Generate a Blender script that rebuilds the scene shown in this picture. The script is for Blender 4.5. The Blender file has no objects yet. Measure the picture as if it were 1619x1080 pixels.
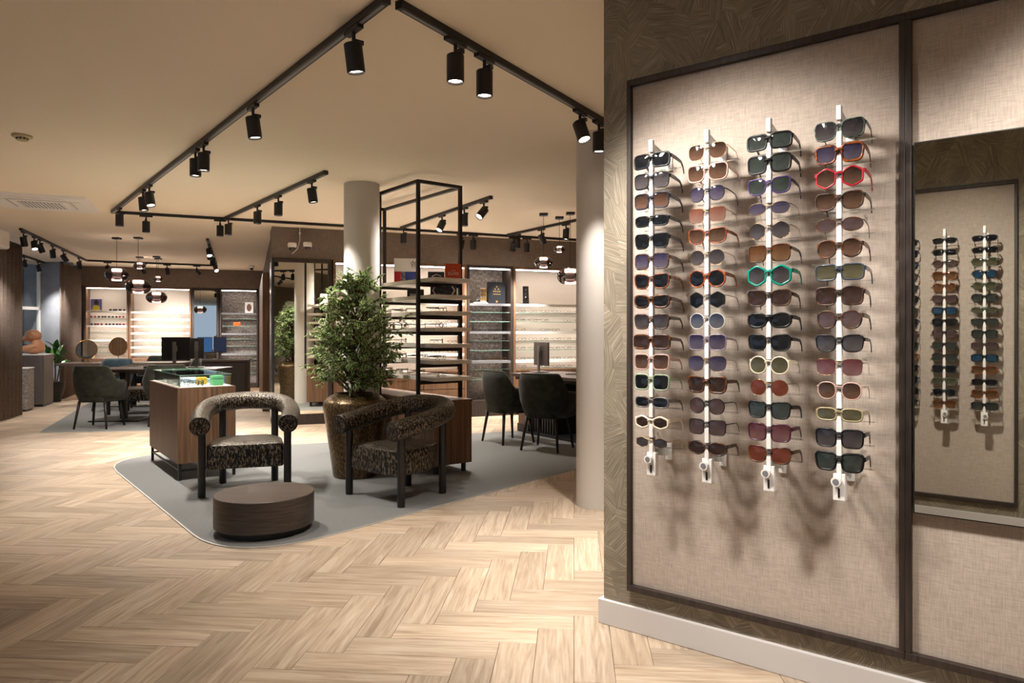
import bpy, bmesh, math, random
from mathutils import Vector, Matrix, Quaternion
random.seed(7)
R = math.radians
scene = bpy.context.scene
COL = scene.collection

# ---------------------------------------------------------------- camera, world, exposure
CAM_H, FPX, CX, HY = 1.25, 1120.0, 809.5, 527.0          # eye height, focal length in px, principal column, horizon row
cam_d = bpy.data.cameras.new('camera'); cam = bpy.data.objects.new('camera', cam_d); COL.objects.link(cam)
cam.location = (0, 0, CAM_H); cam.rotation_euler = (R(90), 0, 0)
cam_d.sensor_width = 36; cam_d.lens = FPX / 1619 * 36
cam_d.shift_y = -(540 - HY) / 1619
cam_d.clip_start = .05; cam_d.clip_end = 100
scene.camera = cam
world = bpy.data.worlds.new('world'); scene.world = world; world.use_nodes = True
bg = world.node_tree.nodes['Background']
bg.inputs[0].default_value = (.50, .63, .85, 1); bg.inputs[1].default_value = .23
scene.view_settings.view_transform = 'Standard'; scene.view_settings.look = 'None'
scene.view_settings.exposure = 1.82; scene.view_settings.gamma = 1
scene.view_settings.use_curve_mapping = False
SPOT_W = 62.0                                             # watts of one track spotlight
SPOT_C = (1.0, .94, .875)
scene.cycles.max_bounces = 8; scene.cycles.diffuse_bounces = 4; scene.cycles.glossy_bounces = 4; scene.cycles.transmission_bounces = 6; scene.cycles.transparent_max_bounces = 14
CEIL = 2.69

# ---------------------------------------------------------------- calibration helpers
def ratio(px): return (px - CX) / FPX
def W(px, py, z=0.0):
    """plan position of a point at height z seen at pixel px,py"""
    Y = (CAM_H - z) * FPX / (py - HY)
    return Vector((ratio(px) * Y, Y, z))
def zat(py, Y): return CAM_H - (py - HY) * Y / FPX
class Line:
    """a vertical wall plane in plan: local x along it, local y into the wall"""
    def __init__(s, p, ang): s.p = Vector((p[0], p[1])); s.a = ang; s.d = Vector((math.cos(ang), math.sin(ang))); s.n = Vector((-math.sin(ang), math.cos(ang)))
    def t(s, px, off=0.0):
        r = ratio(px); q = s.p + s.n * off
        return (r * q.y - q.x) / (s.d.x - r * s.d.y)
    def pt(s, t, off=0.0, z=0.0):
        q = s.p + s.d * t + s.n * off
        return Vector((q.x, q.y, z))
    def z(s, px, py, off=0.0): return zat(py, s.pt(s.t(px, off), off).y)

# ---------------------------------------------------------------- mesh helpers
class MB:
    def __init__(s): s.v = []; s.f = []; s.uv = None
    def add(s, vs, fs):
        b = len(s.v); s.v += [tuple(p) for p in vs]; s.f += [tuple(i + b for i in f) for f in fs]; return s
    def box(s, x0, x1, y0, y1, z0, z1):
        return s.add([(x0,y0,z0),(x1,y0,z0),(x1,y1,z0),(x0,y1,z0),(x0,y0,z1),(x1,y0,z1),(x1,y1,z1),(x0,y1,z1)],
                     [(0,3,2,1),(4,5,6,7),(0,1,5,4),(1,2,6,5),(2,3,7,6),(3,0,4,7)])
    def prism(s, pts, z0, z1):
        n = len(pts)
        return s.add([(p[0],p[1],z0) for p in pts] + [(p[0],p[1],z1) for p in pts],
                     [tuple(range(n-1,-1,-1)), tuple(range(n,2*n))] + [(i,(i+1)%n,n+(i+1)%n,n+i) for i in range(n)])
    def tube(s, pts, rad, n=10, caps=True, close=False):
        pts = [Vector(p) for p in pts]; m = len(pts)
        rads = rad if isinstance(rad, (list, tuple)) else [rad] * m
        t0 = (pts[1] - pts[0]).normalized()
        up = Vector((0,0,1)) if abs(t0.z) < .9 else Vector((1,0,0))
        side = t0.cross(up).normalized(); rings = []
        for i in range(m):
            if close: t = (pts[(i+1)%m] - pts[i-1]).normalized()
            else: t = (pts[min(i+1,m-1)] - pts[max(i-1,0)]).normalized()
            side = (side - t * side.dot(t)).normalized(); u2 = side.cross(t)
            rings.append([pts[i] + (side * math.cos(2*math.pi*k/n) + u2 * math.sin(2*math.pi*k/n)) * rads[i] for k in range(n)])
        fs = []
        for i in range(m if close else m-1):
            for k in range(n):
                j = (i+1) % m
                fs.append((i*n+k, i*n+(k+1)%n, j*n+(k+1)%n, j*n+k))
        if caps and not close: fs += [tuple(range(n-1,-1,-1)), tuple(range((m-1)*n, m*n))]
        return s.add([p for r in rings for p in r], fs)
    def cyl(s, p0, p1, r0, r1=None, n=16): return s.tube([p0, p1], [r0, r0 if r1 is None else r1], n)
    def lathe(s, prof, n=24, c=(0,0,0), cap0=True, cap1=True):
        m = len(prof); vs = []
        for r, z in prof:
            for k in range(n):
                a = 2*math.pi*k/n; vs.append((c[0]+r*math.cos(a), c[1]+r*math.sin(a), c[2]+z))
        fs = []
        for i in range(m-1):
            for k in range(n): fs.append((i*n+k, i*n+(k+1)%n, (i+1)*n+(k+1)%n, (i+1)*n+k))
        if cap0: fs.append(tuple(range(n-1,-1,-1)))
        if cap1: fs.append(tuple(range((m-1)*n, m*n)))
        return s.add(vs, fs)
    def mesh(s, name):
        me = bpy.data.meshes.new(name); me.from_pydata(s.v, [], s.f); me.update()
        bm = bmesh.new(); bm.from_mesh(me); bmesh.ops.recalc_face_normals(bm, faces=bm.faces); bm.to_mesh(me); bm.free()
        return me
    def build(s, name, mat, parent=None, smooth=False, bevel=0, loc=None, rz=None, sub=0):
        return link(name, s.mesh(name), mat, parent, smooth, bevel, loc, rz, sub)
def link(name, me, mat, parent=None, smooth=False, bevel=0, loc=None, rz=None, sub=0):
    o = bpy.data.objects.new(name, me); COL.objects.link(o)
    if mat is not None:
        if len(me.materials) == 0: me.materials.append(mat)
    if smooth:
        for p in me.polygons: p.use_smooth = True
        if smooth == 'auto': me.set_sharp_from_angle(angle=R(38))
    if sub:
        m = o.modifiers.new('sub', 'SUBSURF'); m.levels = sub; m.render_levels = sub
    if bevel:
        m = o.modifiers.new('bevel', 'BEVEL'); m.width = bevel; m.segments = 2; m.limit_method = 'ANGLE'; m.angle_limit = R(40)
    if parent is not None: o.parent = parent
    if loc is not None: o.location = loc
    if rz is not None: o.rotation_euler = (0, 0, rz)
    return o
def bx(*a): return MB().box(*a)
def thing(name, label, cat, loc=(0,0,0), rz=0, group=None):
    o = bpy.data.objects.new(name, None); COL.objects.link(o); o.empty_display_size = .1
    o.location = loc; o.rotation_euler = (0, 0, rz); o['label'] = label; o['category'] = cat
    if group: o['group'] = group
    return o
def tag(o, label, cat, group=None):
    o['label'] = label; o['category'] = cat
    if group: o['group'] = group
    return o
def struct(o, label=None):
    o['kind'] = 'structure'
    if label: o['label'] = label
    return o
def stuff(o): o['kind'] = 'stuff'; return o
def copy_tree(o, parent=None):
    c = o.copy(); COL.objects.link(c); c.parent = parent
    for ch in list(o.children): copy_tree(ch, c)
    return c

# ---------------------------------------------------------------- materials
def srgb(r, g, b):
    f = lambda c: (c/255/12.92) if c/255 <= .04045 else ((c/255+.055)/1.055)**2.4
    return (f(r), f(g), f(b), 1)
def newmat(name):
    m = bpy.data.materials.new(name); m.use_nodes = True
    return m, m.node_tree.nodes, m.node_tree.links, m.node_tree.nodes['Principled BSDF']
def simple(name, rgb, rough=.5, metal=0, spec=None, bump=0, bscale=200, emit=0, coat=0, sheen=0, trans=0, ior=None, alpha=1):
    m, N, L, B = newmat(name)
    c = srgb(*rgb)
    B.inputs['Base Color'].default_value = c; B.inputs['Roughness'].default_value = rough; B.inputs['Metallic'].default_value = metal
    if spec is not None: B.inputs['Specular IOR Level'].default_value = spec
    if emit: B.inputs['Emission Color'].default_value = c; B.inputs['Emission Strength'].default_value = emit
    if coat: B.inputs['Coat Weight'].default_value = coat
    if sheen: B.inputs['Sheen Weight'].default_value = sheen
    if trans: B.inputs['Transmission Weight'].default_value = trans
    if ior: B.inputs['IOR'].default_value = ior
    if alpha < 1: B.inputs['Alpha'].default_value = alpha
    if bump:
        n = N.new('ShaderNodeTexNoise'); n.inputs['Scale'].default_value = bscale; n.inputs['Detail'].default_value = 4
        t = N.new('ShaderNodeTexCoord'); L.new(t.outputs['Object'], n.inputs['Vector'])
        b = N.new('ShaderNodeBump'); b.inputs['Strength'].default_value = bump; b.inputs['Distance'].default_value = .01
        L.new(n.outputs['Fac'], b.inputs['Height']); L.new(b.outputs['Normal'], B.inputs['Normal'])
    return m
def ramp(N, stops):
    r = N.new('ShaderNodeValToRGB')
    while len(r.color_ramp.elements) < len(stops): r.color_ramp.elements.new(.5)
    for e, (p, c) in zip(r.color_ramp.elements, stops): e.position = p; e.color = srgb(*c) if len(c) == 3 else c
    return r
def mathn(N, L, op, a, b=None):
    n = N.new('ShaderNodeMath'); n.operation = op
    for i, x in enumerate((a, b)):
        if x is None: continue
        if isinstance(x, (int, float)): n.inputs[i].default_value = x
        else: L.new(x, n.inputs[i])
    return n.outputs[0]
def grain(name, stops, scale=(60, 60, 2.2), rough=.5, bump=.08, coord='Object', detail=5, spec=.4, rnd=False, distort=0.6):
    """streaky noise: wood along local z (or along whichever axis has the small scale)"""
    m, N, L, B = newmat(name)
    t = N.new('ShaderNodeTexCoord'); mp = N.new('ShaderNodeMapping'); mp.inputs['Scale'].default_value = scale
    L.new(t.outputs[coord], mp.inputs['Vector'])
    n = N.new('ShaderNodeTexNoise'); n.inputs['Scale'].default_value = 1; n.inputs['Detail'].default_value = detail; n.inputs['Distortion'].default_value = distort
    L.new(mp.outputs[0], n.inputs['Vector'])
    r = ramp(N, stops); L.new(n.outputs['Fac'], r.inputs[0]); L.new(r.outputs[0], B.inputs['Base Color'])
    B.inputs['Roughness'].default_value = rough; B.inputs['Specular IOR Level'].default_value = spec
    if rnd:
        oi = N.new('ShaderNodeObjectInfo'); ad = N.new('ShaderNodeVectorMath'); ad.operation = 'ADD'
        L.new(mp.outputs[0], ad.inputs[0]); cm = N.new('ShaderNodeCombineXYZ'); mu = mathn(N, L, 'MULTIPLY', oi.outputs['Random'], 40)
        for k in range(3): L.new(mu, cm.inputs[k])
        L.new(cm.outputs[0], ad.inputs[1]); L.new(ad.outputs[0], n.inputs['Vector'])
    if bump:
        b = N.new('ShaderNodeBump'); b.inputs['Strength'].default_value = bump; b.inputs['Distance'].default_value = .004
        L.new(n.outputs['Fac'], b.inputs['Height']); L.new(b.outputs['Normal'], B.inputs['Normal'])
    return m
def floor_material():
    m, N, L, B = newmat('oak_plank')
    uv = N.new('ShaderNodeUVMap'); geo = N.new('ShaderNodeNewGeometry'); oi = N.new('ShaderNodeObjectInfo')
    rnd = mathn(N, L, 'FRACT', mathn(N, L, 'ADD', oi.outputs['Random'], geo.outputs['Random Per Island']))
    cm = N.new('ShaderNodeCombineXYZ'); k = mathn(N, L, 'MULTIPLY', rnd, 37.0)
    L.new(k, cm.inputs[0]); L.new(k, cm.inputs[1]); L.new(k, cm.inputs[2])
    ad = N.new('ShaderNodeVectorMath'); ad.operation = 'ADD'; L.new(uv.outputs[0], ad.inputs[0]); L.new(cm.outputs[0], ad.inputs[1])
    mp = N.new('ShaderNodeMapping'); mp.inputs['Scale'].default_value = (2.2, 34, 1); L.new(ad.outputs[0], mp.inputs['Vector'])
    n1 = N.new('ShaderNodeTexNoise'); n1.inputs['Scale'].default_value = 1; n1.inputs['Detail'].default_value = 6; n1.inputs['Distortion'].default_value = 1.6
    L.new(mp.outputs[0], n1.inputs['Vector'])
    r1 = ramp(N, [(.25, (138, 118, 97)), (.5, (169, 149, 127)), (.75, (189, 174, 154))]); L.new(n1.outputs['Fac'], r1.inputs[0])
    mp2 = N.new('ShaderNodeMapping'); mp2.inputs['Scale'].default_value = (9, 260, 1); L.new(ad.outputs[0], mp2.inputs['Vector'])
    n2 = N.new('ShaderNodeTexNoise'); n2.inputs['Scale'].default_value = 1; n2.inputs['Detail'].default_value = 3; L.new(mp2.outputs[0], n2.inputs['Vector'])
    hs = N.new('ShaderNodeHueSaturation')
    val = N.new('ShaderNodeMapRange'); val.inputs['To Min'].default_value = .80; val.inputs['To Max'].default_value = 1.14; L.new(rnd, val.inputs['Value'])
    v2 = N.new('ShaderNodeMapRange'); v2.inputs['From Min'].default_value = .3; v2.inputs['From Max'].default_value = .7; v2.inputs['To Min'].default_value = .93; v2.inputs['To Max'].default_value = 1.04
    L.new(n2.outputs['Fac'], v2.inputs['Value'])
    L.new(mathn(N, L, 'MULTIPLY', val.outputs[0], v2.outputs[0]), hs.inputs['Value']); L.new(r1.outputs[0], hs.inputs['Color'])
    L.new(hs.outputs[0], B.inputs['Base Color']); B.inputs['Roughness'].default_value = .42; B.inputs['Specular IOR Level'].default_value = .35
    b = N.new('ShaderNodeBump'); b.inputs['Strength'].default_value = .06; b.inputs['Distance'].default_value = .002
    L.new(n2.outputs['Fac'], b.inputs['Height']); L.new(b.outputs['Normal'], B.inputs['Normal'])
    return m
def wallpaper_material():
    """straw marquetry: irregular cells, each combed in its own direction"""
    m, N, L, B = newmat('combed_straw_wallpaper')
    t = N.new('ShaderNodeTexCoord'); sx = N.new('ShaderNodeSeparateXYZ'); L.new(t.outputs['Object'], sx.inputs[0])
    cm = N.new('ShaderNodeCombineXYZ'); L.new(sx.outputs[0], cm.inputs[0]); L.new(mathn(N, L, 'MULTIPLY', sx.outputs[2], .62), cm.inputs[1])
    vo = N.new('ShaderNodeTexVoronoi'); vo.voronoi_dimensions = '2D'; vo.inputs['Scale'].default_value = 12.5; L.new(cm.outputs[0], vo.inputs['Vector'])
    cs = N.new('ShaderNodeSeparateColor'); L.new(vo.outputs['Color'], cs.inputs[0])
    ang = mathn(N, L, 'MULTIPLY', cs.outputs[0], math.pi)
    c_, s_ = mathn(N, L, 'COSINE', ang), mathn(N, L, 'SINE', ang)
    q = mathn(N, L, 'ADD', mathn(N, L, 'MULTIPLY', sx.outputs[0], c_), mathn(N, L, 'MULTIPLY', sx.outputs[2], s_))
    r = mathn(N, L, 'SUBTRACT', mathn(N, L, 'MULTIPLY', sx.outputs[2], c_), mathn(N, L, 'MULTIPLY', sx.outputs[0], s_))
    c2 = N.new('ShaderNodeCombineXYZ'); L.new(mathn(N, L, 'MULTIPLY', q, 9), c2.inputs[0]); L.new(mathn(N, L, 'MULTIPLY', r, 340), c2.inputs[1]); L.new(mathn(N, L, 'MULTIPLY', cs.outputs[1], 60), c2.inputs[2])
    n = N.new('ShaderNodeTexNoise'); n.inputs['Scale'].default_value = 1; n.inputs['Detail'].default_value = 2; L.new(c2.outputs[0], n.inputs['Vector'])
    rp = ramp(N, [(.3, (108, 98, 82)), (.52, (133, 122, 104)), (.66, (158, 147, 128)), (.78, (202, 191, 170))]); L.new(n.outputs['Fac'], rp.inputs[0])
    hs = N.new('ShaderNodeHueSaturation'); mr = N.new('ShaderNodeMapRange'); mr.inputs['To Min'].default_value = .86; mr.inputs['To Max'].default_value = 1.12
    L.new(cs.outputs[2], mr.inputs['Value']); L.new(mr.outputs[0], hs.inputs['Value']); L.new(rp.outputs[0], hs.inputs['Color'])
    L.new(hs.outputs[0], B.inputs['Base Color']); B.inputs['Roughness'].default_value = .62
    b = N.new('ShaderNodeBump'); b.inputs['Strength'].default_value = .35; b.inputs['Distance'].default_value = .002
    L.new(n.outputs['Fac'], b.inputs['Height']); L.new(b.outputs['Normal'], B.inputs['Normal'])
    return m
def linen_material(name, a, bcol, sc=170):
    m, N, L, B = newmat(name)
    t = N.new('ShaderNodeTexCoord'); outs = []
    for s in ((sc*.12, sc*.12, sc*2.0), (sc*2.0, sc*.12, sc*.12)):
        mp = N.new('ShaderNodeMapping'); mp.inputs['Scale'].default_value = s; L.new(t.outputs['Object'], mp.inputs['Vector'])
        n = N.new('ShaderNodeTexNoise'); n.inputs['Scale'].default_value = 1; n.inputs['Detail'].default_value = 2; L.new(mp.outputs[0], n.inputs['Vector']); outs.append(n.outputs['Fac'])
    h = mathn(N, L, 'MULTIPLY', mathn(N, L, 'ADD', outs[0], outs[1]), .5)
    r = ramp(N, [(.36, a), (.64, bcol)]); L.new(h, r.inputs[0]); L.new(r.outputs[0], B.inputs['Base Color'])
    B.inputs['Roughness'].default_value = .85; B.inputs['Specular IOR Level'].default_value = .2
    b = N.new('ShaderNodeBump'); b.inputs['Strength'].default_value = .15; b.inputs['Distance'].default_value = .002
    L.new(h, b.inputs['Height']); L.new(b.outputs['Normal'], B.inputs['Normal'])
    return m
def tortoise(name, dark, light, sc=70):
    m, N, L, B = newmat(name)
    t = N.new('ShaderNodeTexCoord'); n = N.new('ShaderNodeTexNoise'); n.inputs['Scale'].default_value = sc; n.inputs['Detail'].default_value = 2
    oi = N.new('ShaderNodeObjectInfo'); ad = N.new('ShaderNodeVectorMath'); ad.operation = 'ADD'; L.new(t.outputs['Object'], ad.inputs[0])
    L.new(oi.outputs['Random'], ad.inputs[1]); L.new(ad.outputs[0], n.inputs['Vector'])
    r = ramp(N, [(.42, dark), (.58, light)]); L.new(n.outputs['Fac'], r.inputs[0]); L.new(r.outputs[0], B.inputs['Base Color'])
    B.inputs['Roughness'].default_value = .3
    return m
def glass(name, rgb=(235, 245, 240), ior=1.2, rough=0.0, gloss=.08):
    """thin clear pane: mostly see-through with a faint reflection"""
    m = bpy.data.materials.new(name); m.use_nodes = True; N = m.node_tree.nodes; L = m.node_tree.links; N.clear()
    o = N.new('ShaderNodeOutputMaterial'); tr = N.new('ShaderNodeBsdfTransparent'); tr.inputs[0].default_value = srgb(*rgb)
    g = N.new('ShaderNodeBsdfGlossy'); g.inputs['Roughness'].default_value = rough; mx = N.new('ShaderNodeMixShader')
    fr = N.new('ShaderNodeFresnel'); fr.inputs['IOR'].default_value = ior
    ad = mathn(N, L, 'ADD', fr.outputs[0], gloss * .4); ad2 = mathn(N, L, 'MINIMUM', ad, .9)
    L.new(ad2, mx.inputs[0]); L.new(tr.outputs[0], mx.inputs[1]); L.new(g.outputs[0], mx.inputs[2]); L.new(mx.outputs[0], o.inputs[0])
    return m
def lens_mat(name, top, bot=None, dens=.8):
    """tinted sunglass lens: dark dye, glossy, a little see-through"""
    m = bpy.data.materials.new(name); m.use_nodes = True; N = m.node_tree.nodes; L = m.node_tree.links; N.clear()
    o = N.new('ShaderNodeOutputMaterial'); tr = N.new('ShaderNodeBsdfTransparent'); pb = N.new('ShaderNodeBsdfPrincipled'); mx = N.new('ShaderNodeMixShader')
    t = N.new('ShaderNodeTexCoord'); s = N.new('ShaderNodeSeparateXYZ'); L.new(t.outputs['Object'], s.inputs[0])
    mr = N.new('ShaderNodeMapRange'); mr.inputs['From Min'].default_value = -.022; mr.inputs['From Max'].default_value = .02; L.new(s.outputs[2], mr.inputs['Value'])
    r = ramp(N, [(0, bot or top), (1, top)]); L.new(mr.outputs[0], r.inputs[0])
    L.new(r.outputs[0], pb.inputs['Base Color']); pb.inputs['Roughness'].default_value = .06; pb.inputs['Specular IOR Level'].default_value = .55
    br = N.new('ShaderNodeMixRGB'); br.inputs[0].default_value = .45; br.inputs[2].default_value = (1,1,1,1); L.new(r.outputs[0], br.inputs[1]); L.new(br.outputs[0], tr.inputs[0])
    mx.inputs[0].default_value = dens; L.new(tr.outputs[0], mx.inputs[1]); L.new(pb.outputs[0], mx.inputs[2]); L.new(mx.outputs[0], o.inputs[0])
    return m
def emitter(name, rgb, strength):
    m = bpy.data.materials.new(name); m.use_nodes = True; N = m.node_tree.nodes; L = m.node_tree.links; N.clear()
    o = N.new('ShaderNodeOutputMaterial'); e = N.new('ShaderNodeEmission'); e.inputs[0].default_value = srgb(*rgb); e.inputs[1].default_value = strength
    L.new(e.outputs[0], o.inputs[0]); return m
def speckle(name, stops, scale=120, rough=.7, bump=.2, detail=3, stretch=(1,1,1), sheen=0, spec=.5):
    m, N, L, B = newmat(name)
    t = N.new('ShaderNodeTexCoord'); mp = N.new('ShaderNodeMapping'); mp.inputs['Scale'].default_value = stretch; L.new(t.outputs['Object'], mp.inputs['Vector'])
    n = N.new('ShaderNodeTexNoise'); n.inputs['Scale'].default_value = scale; n.inputs['Detail'].default_value = detail; L.new(mp.outputs[0], n.inputs['Vector'])
    r = ramp(N, stops); L.new(n.outputs['Fac'], r.inputs[0]); L.new(r.outputs[0], B.inputs['Base Color']); B.inputs['Roughness'].default_value = rough
    B.inputs['Specular IOR Level'].default_value = spec
    if sheen: B.inputs['Sheen Weight'].default_value = sheen
    b = N.new('ShaderNodeBump'); b.inputs['Strength'].default_value = bump; b.inputs['Distance'].default_value = .004
    L.new(n.outputs['Fac'], b.inputs['Height']); L.new(b.outputs['Normal'], B.inputs['Normal'])
    return m
M = {}
M['ceiling'] = simple('ceiling_plaster', (240, 226, 204), .9, bump=.05, bscale=90)
M['plaster'] = simple('white_column_paint', (205, 198, 190), .6)
M['bluewall'] = speckle('grey_plaster', [(.35, (128, 132, 140)), (.65, (146, 150, 158))], 3, .85, .03)
M['oak'] = floor_material()
M['subfloor'] = simple('floor_joint', (96, 72, 48), .8)
M['paper'] = wallpaper_material()
M['linen'] = linen_material('panel_linen', (166, 152, 140), (192, 178, 165))
M['brownpaper'] = linen_material('brown_wallcover', (112, 100, 91), (136, 122, 111), 60)
M['darkwood'] = grain('dark_oak_frame', [(.3, (38, 30, 26)), (.7, (64, 53, 47))], (90, 90, 4), .5)
M['skirting'] = simple('skirting_paint', (206, 202, 200), .45)
M['walnut'] = grain('walnut_veneer', [(.25, (84, 61, 44)), (.5, (112, 83, 61)), (.75, (136, 104, 79))], (42, 42, 1.6), .48)
M['walnut_dark'] = grain('walnut_dark_veneer', [(.25, (72, 52, 42)), (.6, (104, 76, 60)), (.8, (120, 90, 72))], (70, 70, 2), .5)
M['coffee'] = grain('smoked_oak_veneer', [(.3, (48, 40, 35)), (.7, (76, 65, 58))], (6, 6, 130), .45)
M['coffee_top'] = grain('smoked_oak_top', [(.3, (60, 50, 44)), (.7, (90, 77, 69))], (3, 90, 90), .4)
M['carpet'] = speckle('grey_carpet', [(.3, (88, 89, 87)), (.7, (118, 118, 115))], 260, .95, .5, sheen=.3, spec=.1)
M['edging'] = simple('carpet_edging', (176, 172, 165), .7)
M['black'] = simple('black_powdercoat', (22, 21, 21), .45)
M['blackwood'] = simple('black_stained_wood', (30, 25, 24), .4, bump=.05)
M['steel'] = simple('bronze_steel', (50, 42, 37), .45, metal=.3)
M['whiteplastic'] = simple('white_plastic', (235, 232, 228), .35)
M['greyplastic'] = simple('grey_plastic', (120, 120, 122), .4)
M['chrome'] = simple('chrome', (200, 200, 205), .2, metal=1)
M['acrylic'] = glass('clear_acrylic', (248, 250, 250), 1.35, gloss=.12)
M['glass'] = glass('vitrine_glass', (249, 252, 250), 1.025, gloss=.08)
M['glassedge'] = simple('green_glass_edge', (148, 186, 170), .15, trans=.3)
M['shelfglass'] = glass('shelf_glass', (253, 254, 254), 1.12, gloss=.01)
M['smoke'] = glass('smoked_glass', (122, 102, 100), 1.45, gloss=.22)
M['mirror'] = simple('mirror_silver', (226, 226, 218), .01, metal=1)
M['bulb'] = emitter('lamp_face', (255, 240, 222), 9)
M['led'] = emitter('led_strip', (255, 240, 226), 6)
M['opal'] = emitter('opal_lamp', (255, 236, 220), 6)
M['cream'] = simple('cream_back_panel', (212, 203, 192), .6)
M['white'] = simple('white_lacquer', (240, 238, 234), .35)
M['stone'] = speckle('grey_stone_laminate', [(.3, (92, 84, 80)), (.5, (128, 118, 111)), (.7, (164, 153, 146))], 26, .7, .25, detail=8)
M['brass'] = simple('brass', (190, 150, 90), .25, metal=1)
M['gold'] = simple('gold_print', (196, 158, 92), .35, metal=.6)

# ---------------------------------------------------------------- the room
RW = Line((1.631, 2.108), R(-37.73))        # display wall beside the camera
OW = Line((-.245, -.316), R(142.27))        # wall across from it, seen in the wall mirror
BR = Line((-2.91, 9.66), R(21.2))           # back wall with the tall mirror and the display bays
BL = Line((-9.2, 15.13), R(19.3))           # far back wall behind the desks
CAB = 2.27                                  # top of the built-in display bays

floor = struct(bx(-13, 7, -6, 20, -.06, -.004).build('floor', M['subfloor']), 'pale oak herringbone floor')
ceiling = struct(bx(-13, 7, -6, 20, CEIL, CEIL + .1).build('ceiling', M['ceiling']), 'beige plaster ceiling')

# herringbone planks: the nearest ones are parts, the far ones one mesh
PW, PL = .15, .60
def plank_mesh():
    g = .0007; h = .0; bv = .0016
    a, b, c, d = -PL/2 + g, PL/2 - g, -PW/2 + g, PW/2 - g
    vs = [(a,c,-.004),(b,c,-.004),(b,d,-.004),(a,d,-.004),(a,c,-bv),(b,c,-bv),(b,d,-bv),(a,d,-bv),(a+bv,c+bv,0),(b-bv,c+bv,0),(b-bv,d-bv,0),(a+bv,d-bv,0)]
    fs = [(0,1,5,4),(1,2,6,5),(2,3,7,6),(3,0,4,7),(4,5,9,8),(5,6,10,9),(6,7,11,10),(7,4,8,11),(8,9,10,11)]
    return vs, fs
pv, pf = plank_mesh()
plank_me = bpy.data.meshes.new('plank'); plank_me.from_pydata(pv, [], pf); plank_me.update()
uvl = plank_me.uv_layers.new(name='UVMap')
for lp in plank_me.loops:
    v = plank_me.vertices[lp.vertex_index].co; uvl.data[lp.index].uv = (v.x, v.y)
plank_me.materials.append(M['oak'])
ang0 = R(-5); ca, sa = math.cos(ang0), math.sin(ang0)
spots = []
for k in range(-170, 171):
    for mcol in range(-18, 19):
        for (x, y, r) in ((k*PW + 2*PL*mcol + PL/2, k*PW + PW/2, 0), (k*PW + 2*PL*mcol + PL + PW/2, k*PW + PW - PL/2, math.pi/2)):
            X, Y = x*ca - y*sa, x*sa + y*ca
            if -12.5 < X < 6.5 and -5.5 < Y < 19.5: spots.append((X, Y, r + ang0))
def plank_rank(p):
    X, Y, _ = p
    if Y < 2.2: return 1e6 + Y
    px = CX + FPX * X / Y
    behind_wall = (X * .612 + Y * .791) > 2.75 and px > 955
    return Y if -60 < px < 1680 and not behind_wall else 1e5 + Y
spots.sort(key=plank_rank)
for (X, Y, r) in spots[:300]:
    o = bpy.data.objects.new('plank', plank_me); COL.objects.link(o); o.parent = floor; o.location = (X, Y, 0); o.rotation_euler = (0, 0, r)
vs, fs, uvs = [], [], []
for (X, Y, r) in spots[300:]:
    b = len(vs); c, s = math.cos(r), math.sin(r)
    vs += [(X + v[0]*c - v[1]*s, Y + v[0]*s + v[1]*c, v[2]) for v in pv]
    fs += [tuple(i + b for i in f) for f in pf]
    for f in pf: uvs += [(pv[i][0], pv[i][1]) for i in f]
me = bpy.data.meshes.new('far_planks'); me.from_pydata(vs, [], fs); me.update()
uvl = me.uv_layers.new(name='UVMap'); uvl.data.foreach_set('uv', [c for u in uvs for c in u])
stuff(link('far_planks', me, M['oak'], floor))

# display wall
w = struct(bx(-1.56, 6.0, 0, .28, 0, CEIL).build('wall_right', M['paper'], loc=RW.pt(0), rz=RW.a), 'straw-textured wallpapered wall with display panels')
struct(bx(-1.58, 6.0, -.016, .30, 0, .105).build('baseboard_right', M['skirting'], loc=RW.pt(0), rz=RW.a, bevel=.003), 'pale grey baseboard under the wallpapered display wall')
w = struct(bx(-6.0, 1.38, 0, .28, 0, CEIL).build('wall_opposite', M['paper'], loc=OW.pt(0), rz=OW.a))
struct(bx(-6.0, 1.40, -.016, .30, 0, .105).build('baseboard_opposite', M['skirting'], loc=OW.pt(0), rz=OW.a, bevel=.003))
def end_wall():
    a = RW.pt(6.0); b = OW.pt(-6.0)
    d = (b - a); L_ = d.length
    return bx(0, L_, -.1, 0, 0, CEIL).build('wall_end', M['brownpaper'], loc=a, rz=math.atan2(d.y, d.x))
struct(end_wall())
# display panels: a dark frame round a linen infill
def display_panel(line, x0, x1, z0, z1, label, fw=.0185):
    t = thing('display_board', label, 'display board', line.pt(0), line.a)
    dp = .03
    def bar(n, *a): MB().box(*a).build(n, M['darkwood'], t, bevel=.0025)
    bar('frame_rail', x0, x1, -dp, 0, z1 - .026, z1); bar('frame_rail', x0, x1, -dp, 0, z0, z0 + .026)
    bar('frame_stile', x0, x0 + fw, -dp, 0, z0 + .026, z1 - .026); bar('frame_stile', x1 - fw, x1, -dp, 0, z0 + .026, z1 - .026)
    bx(x0 + fw, x1 - fw, -.008, 0, z0 + .026, z1 - .026).build('linen_infill', M['linen'], t)
    return t
display_panel(RW, -1.434, -.4035, .174, 2.307, 'dark-framed beige linen board carrying the four sunglasses rods')
display_panel(RW, -.4035, .62, .174, 2.307, 'dark-framed beige linen board behind the wall mirror')
display_panel(OW, .217, 1.32, .174, 2.307, 'dark-framed linen board reflected in the wall mirror')
display_panel(OW, -5.6, -3.4, .174, 2.307, 'dark-framed linen board at the far end of the passage')
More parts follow.
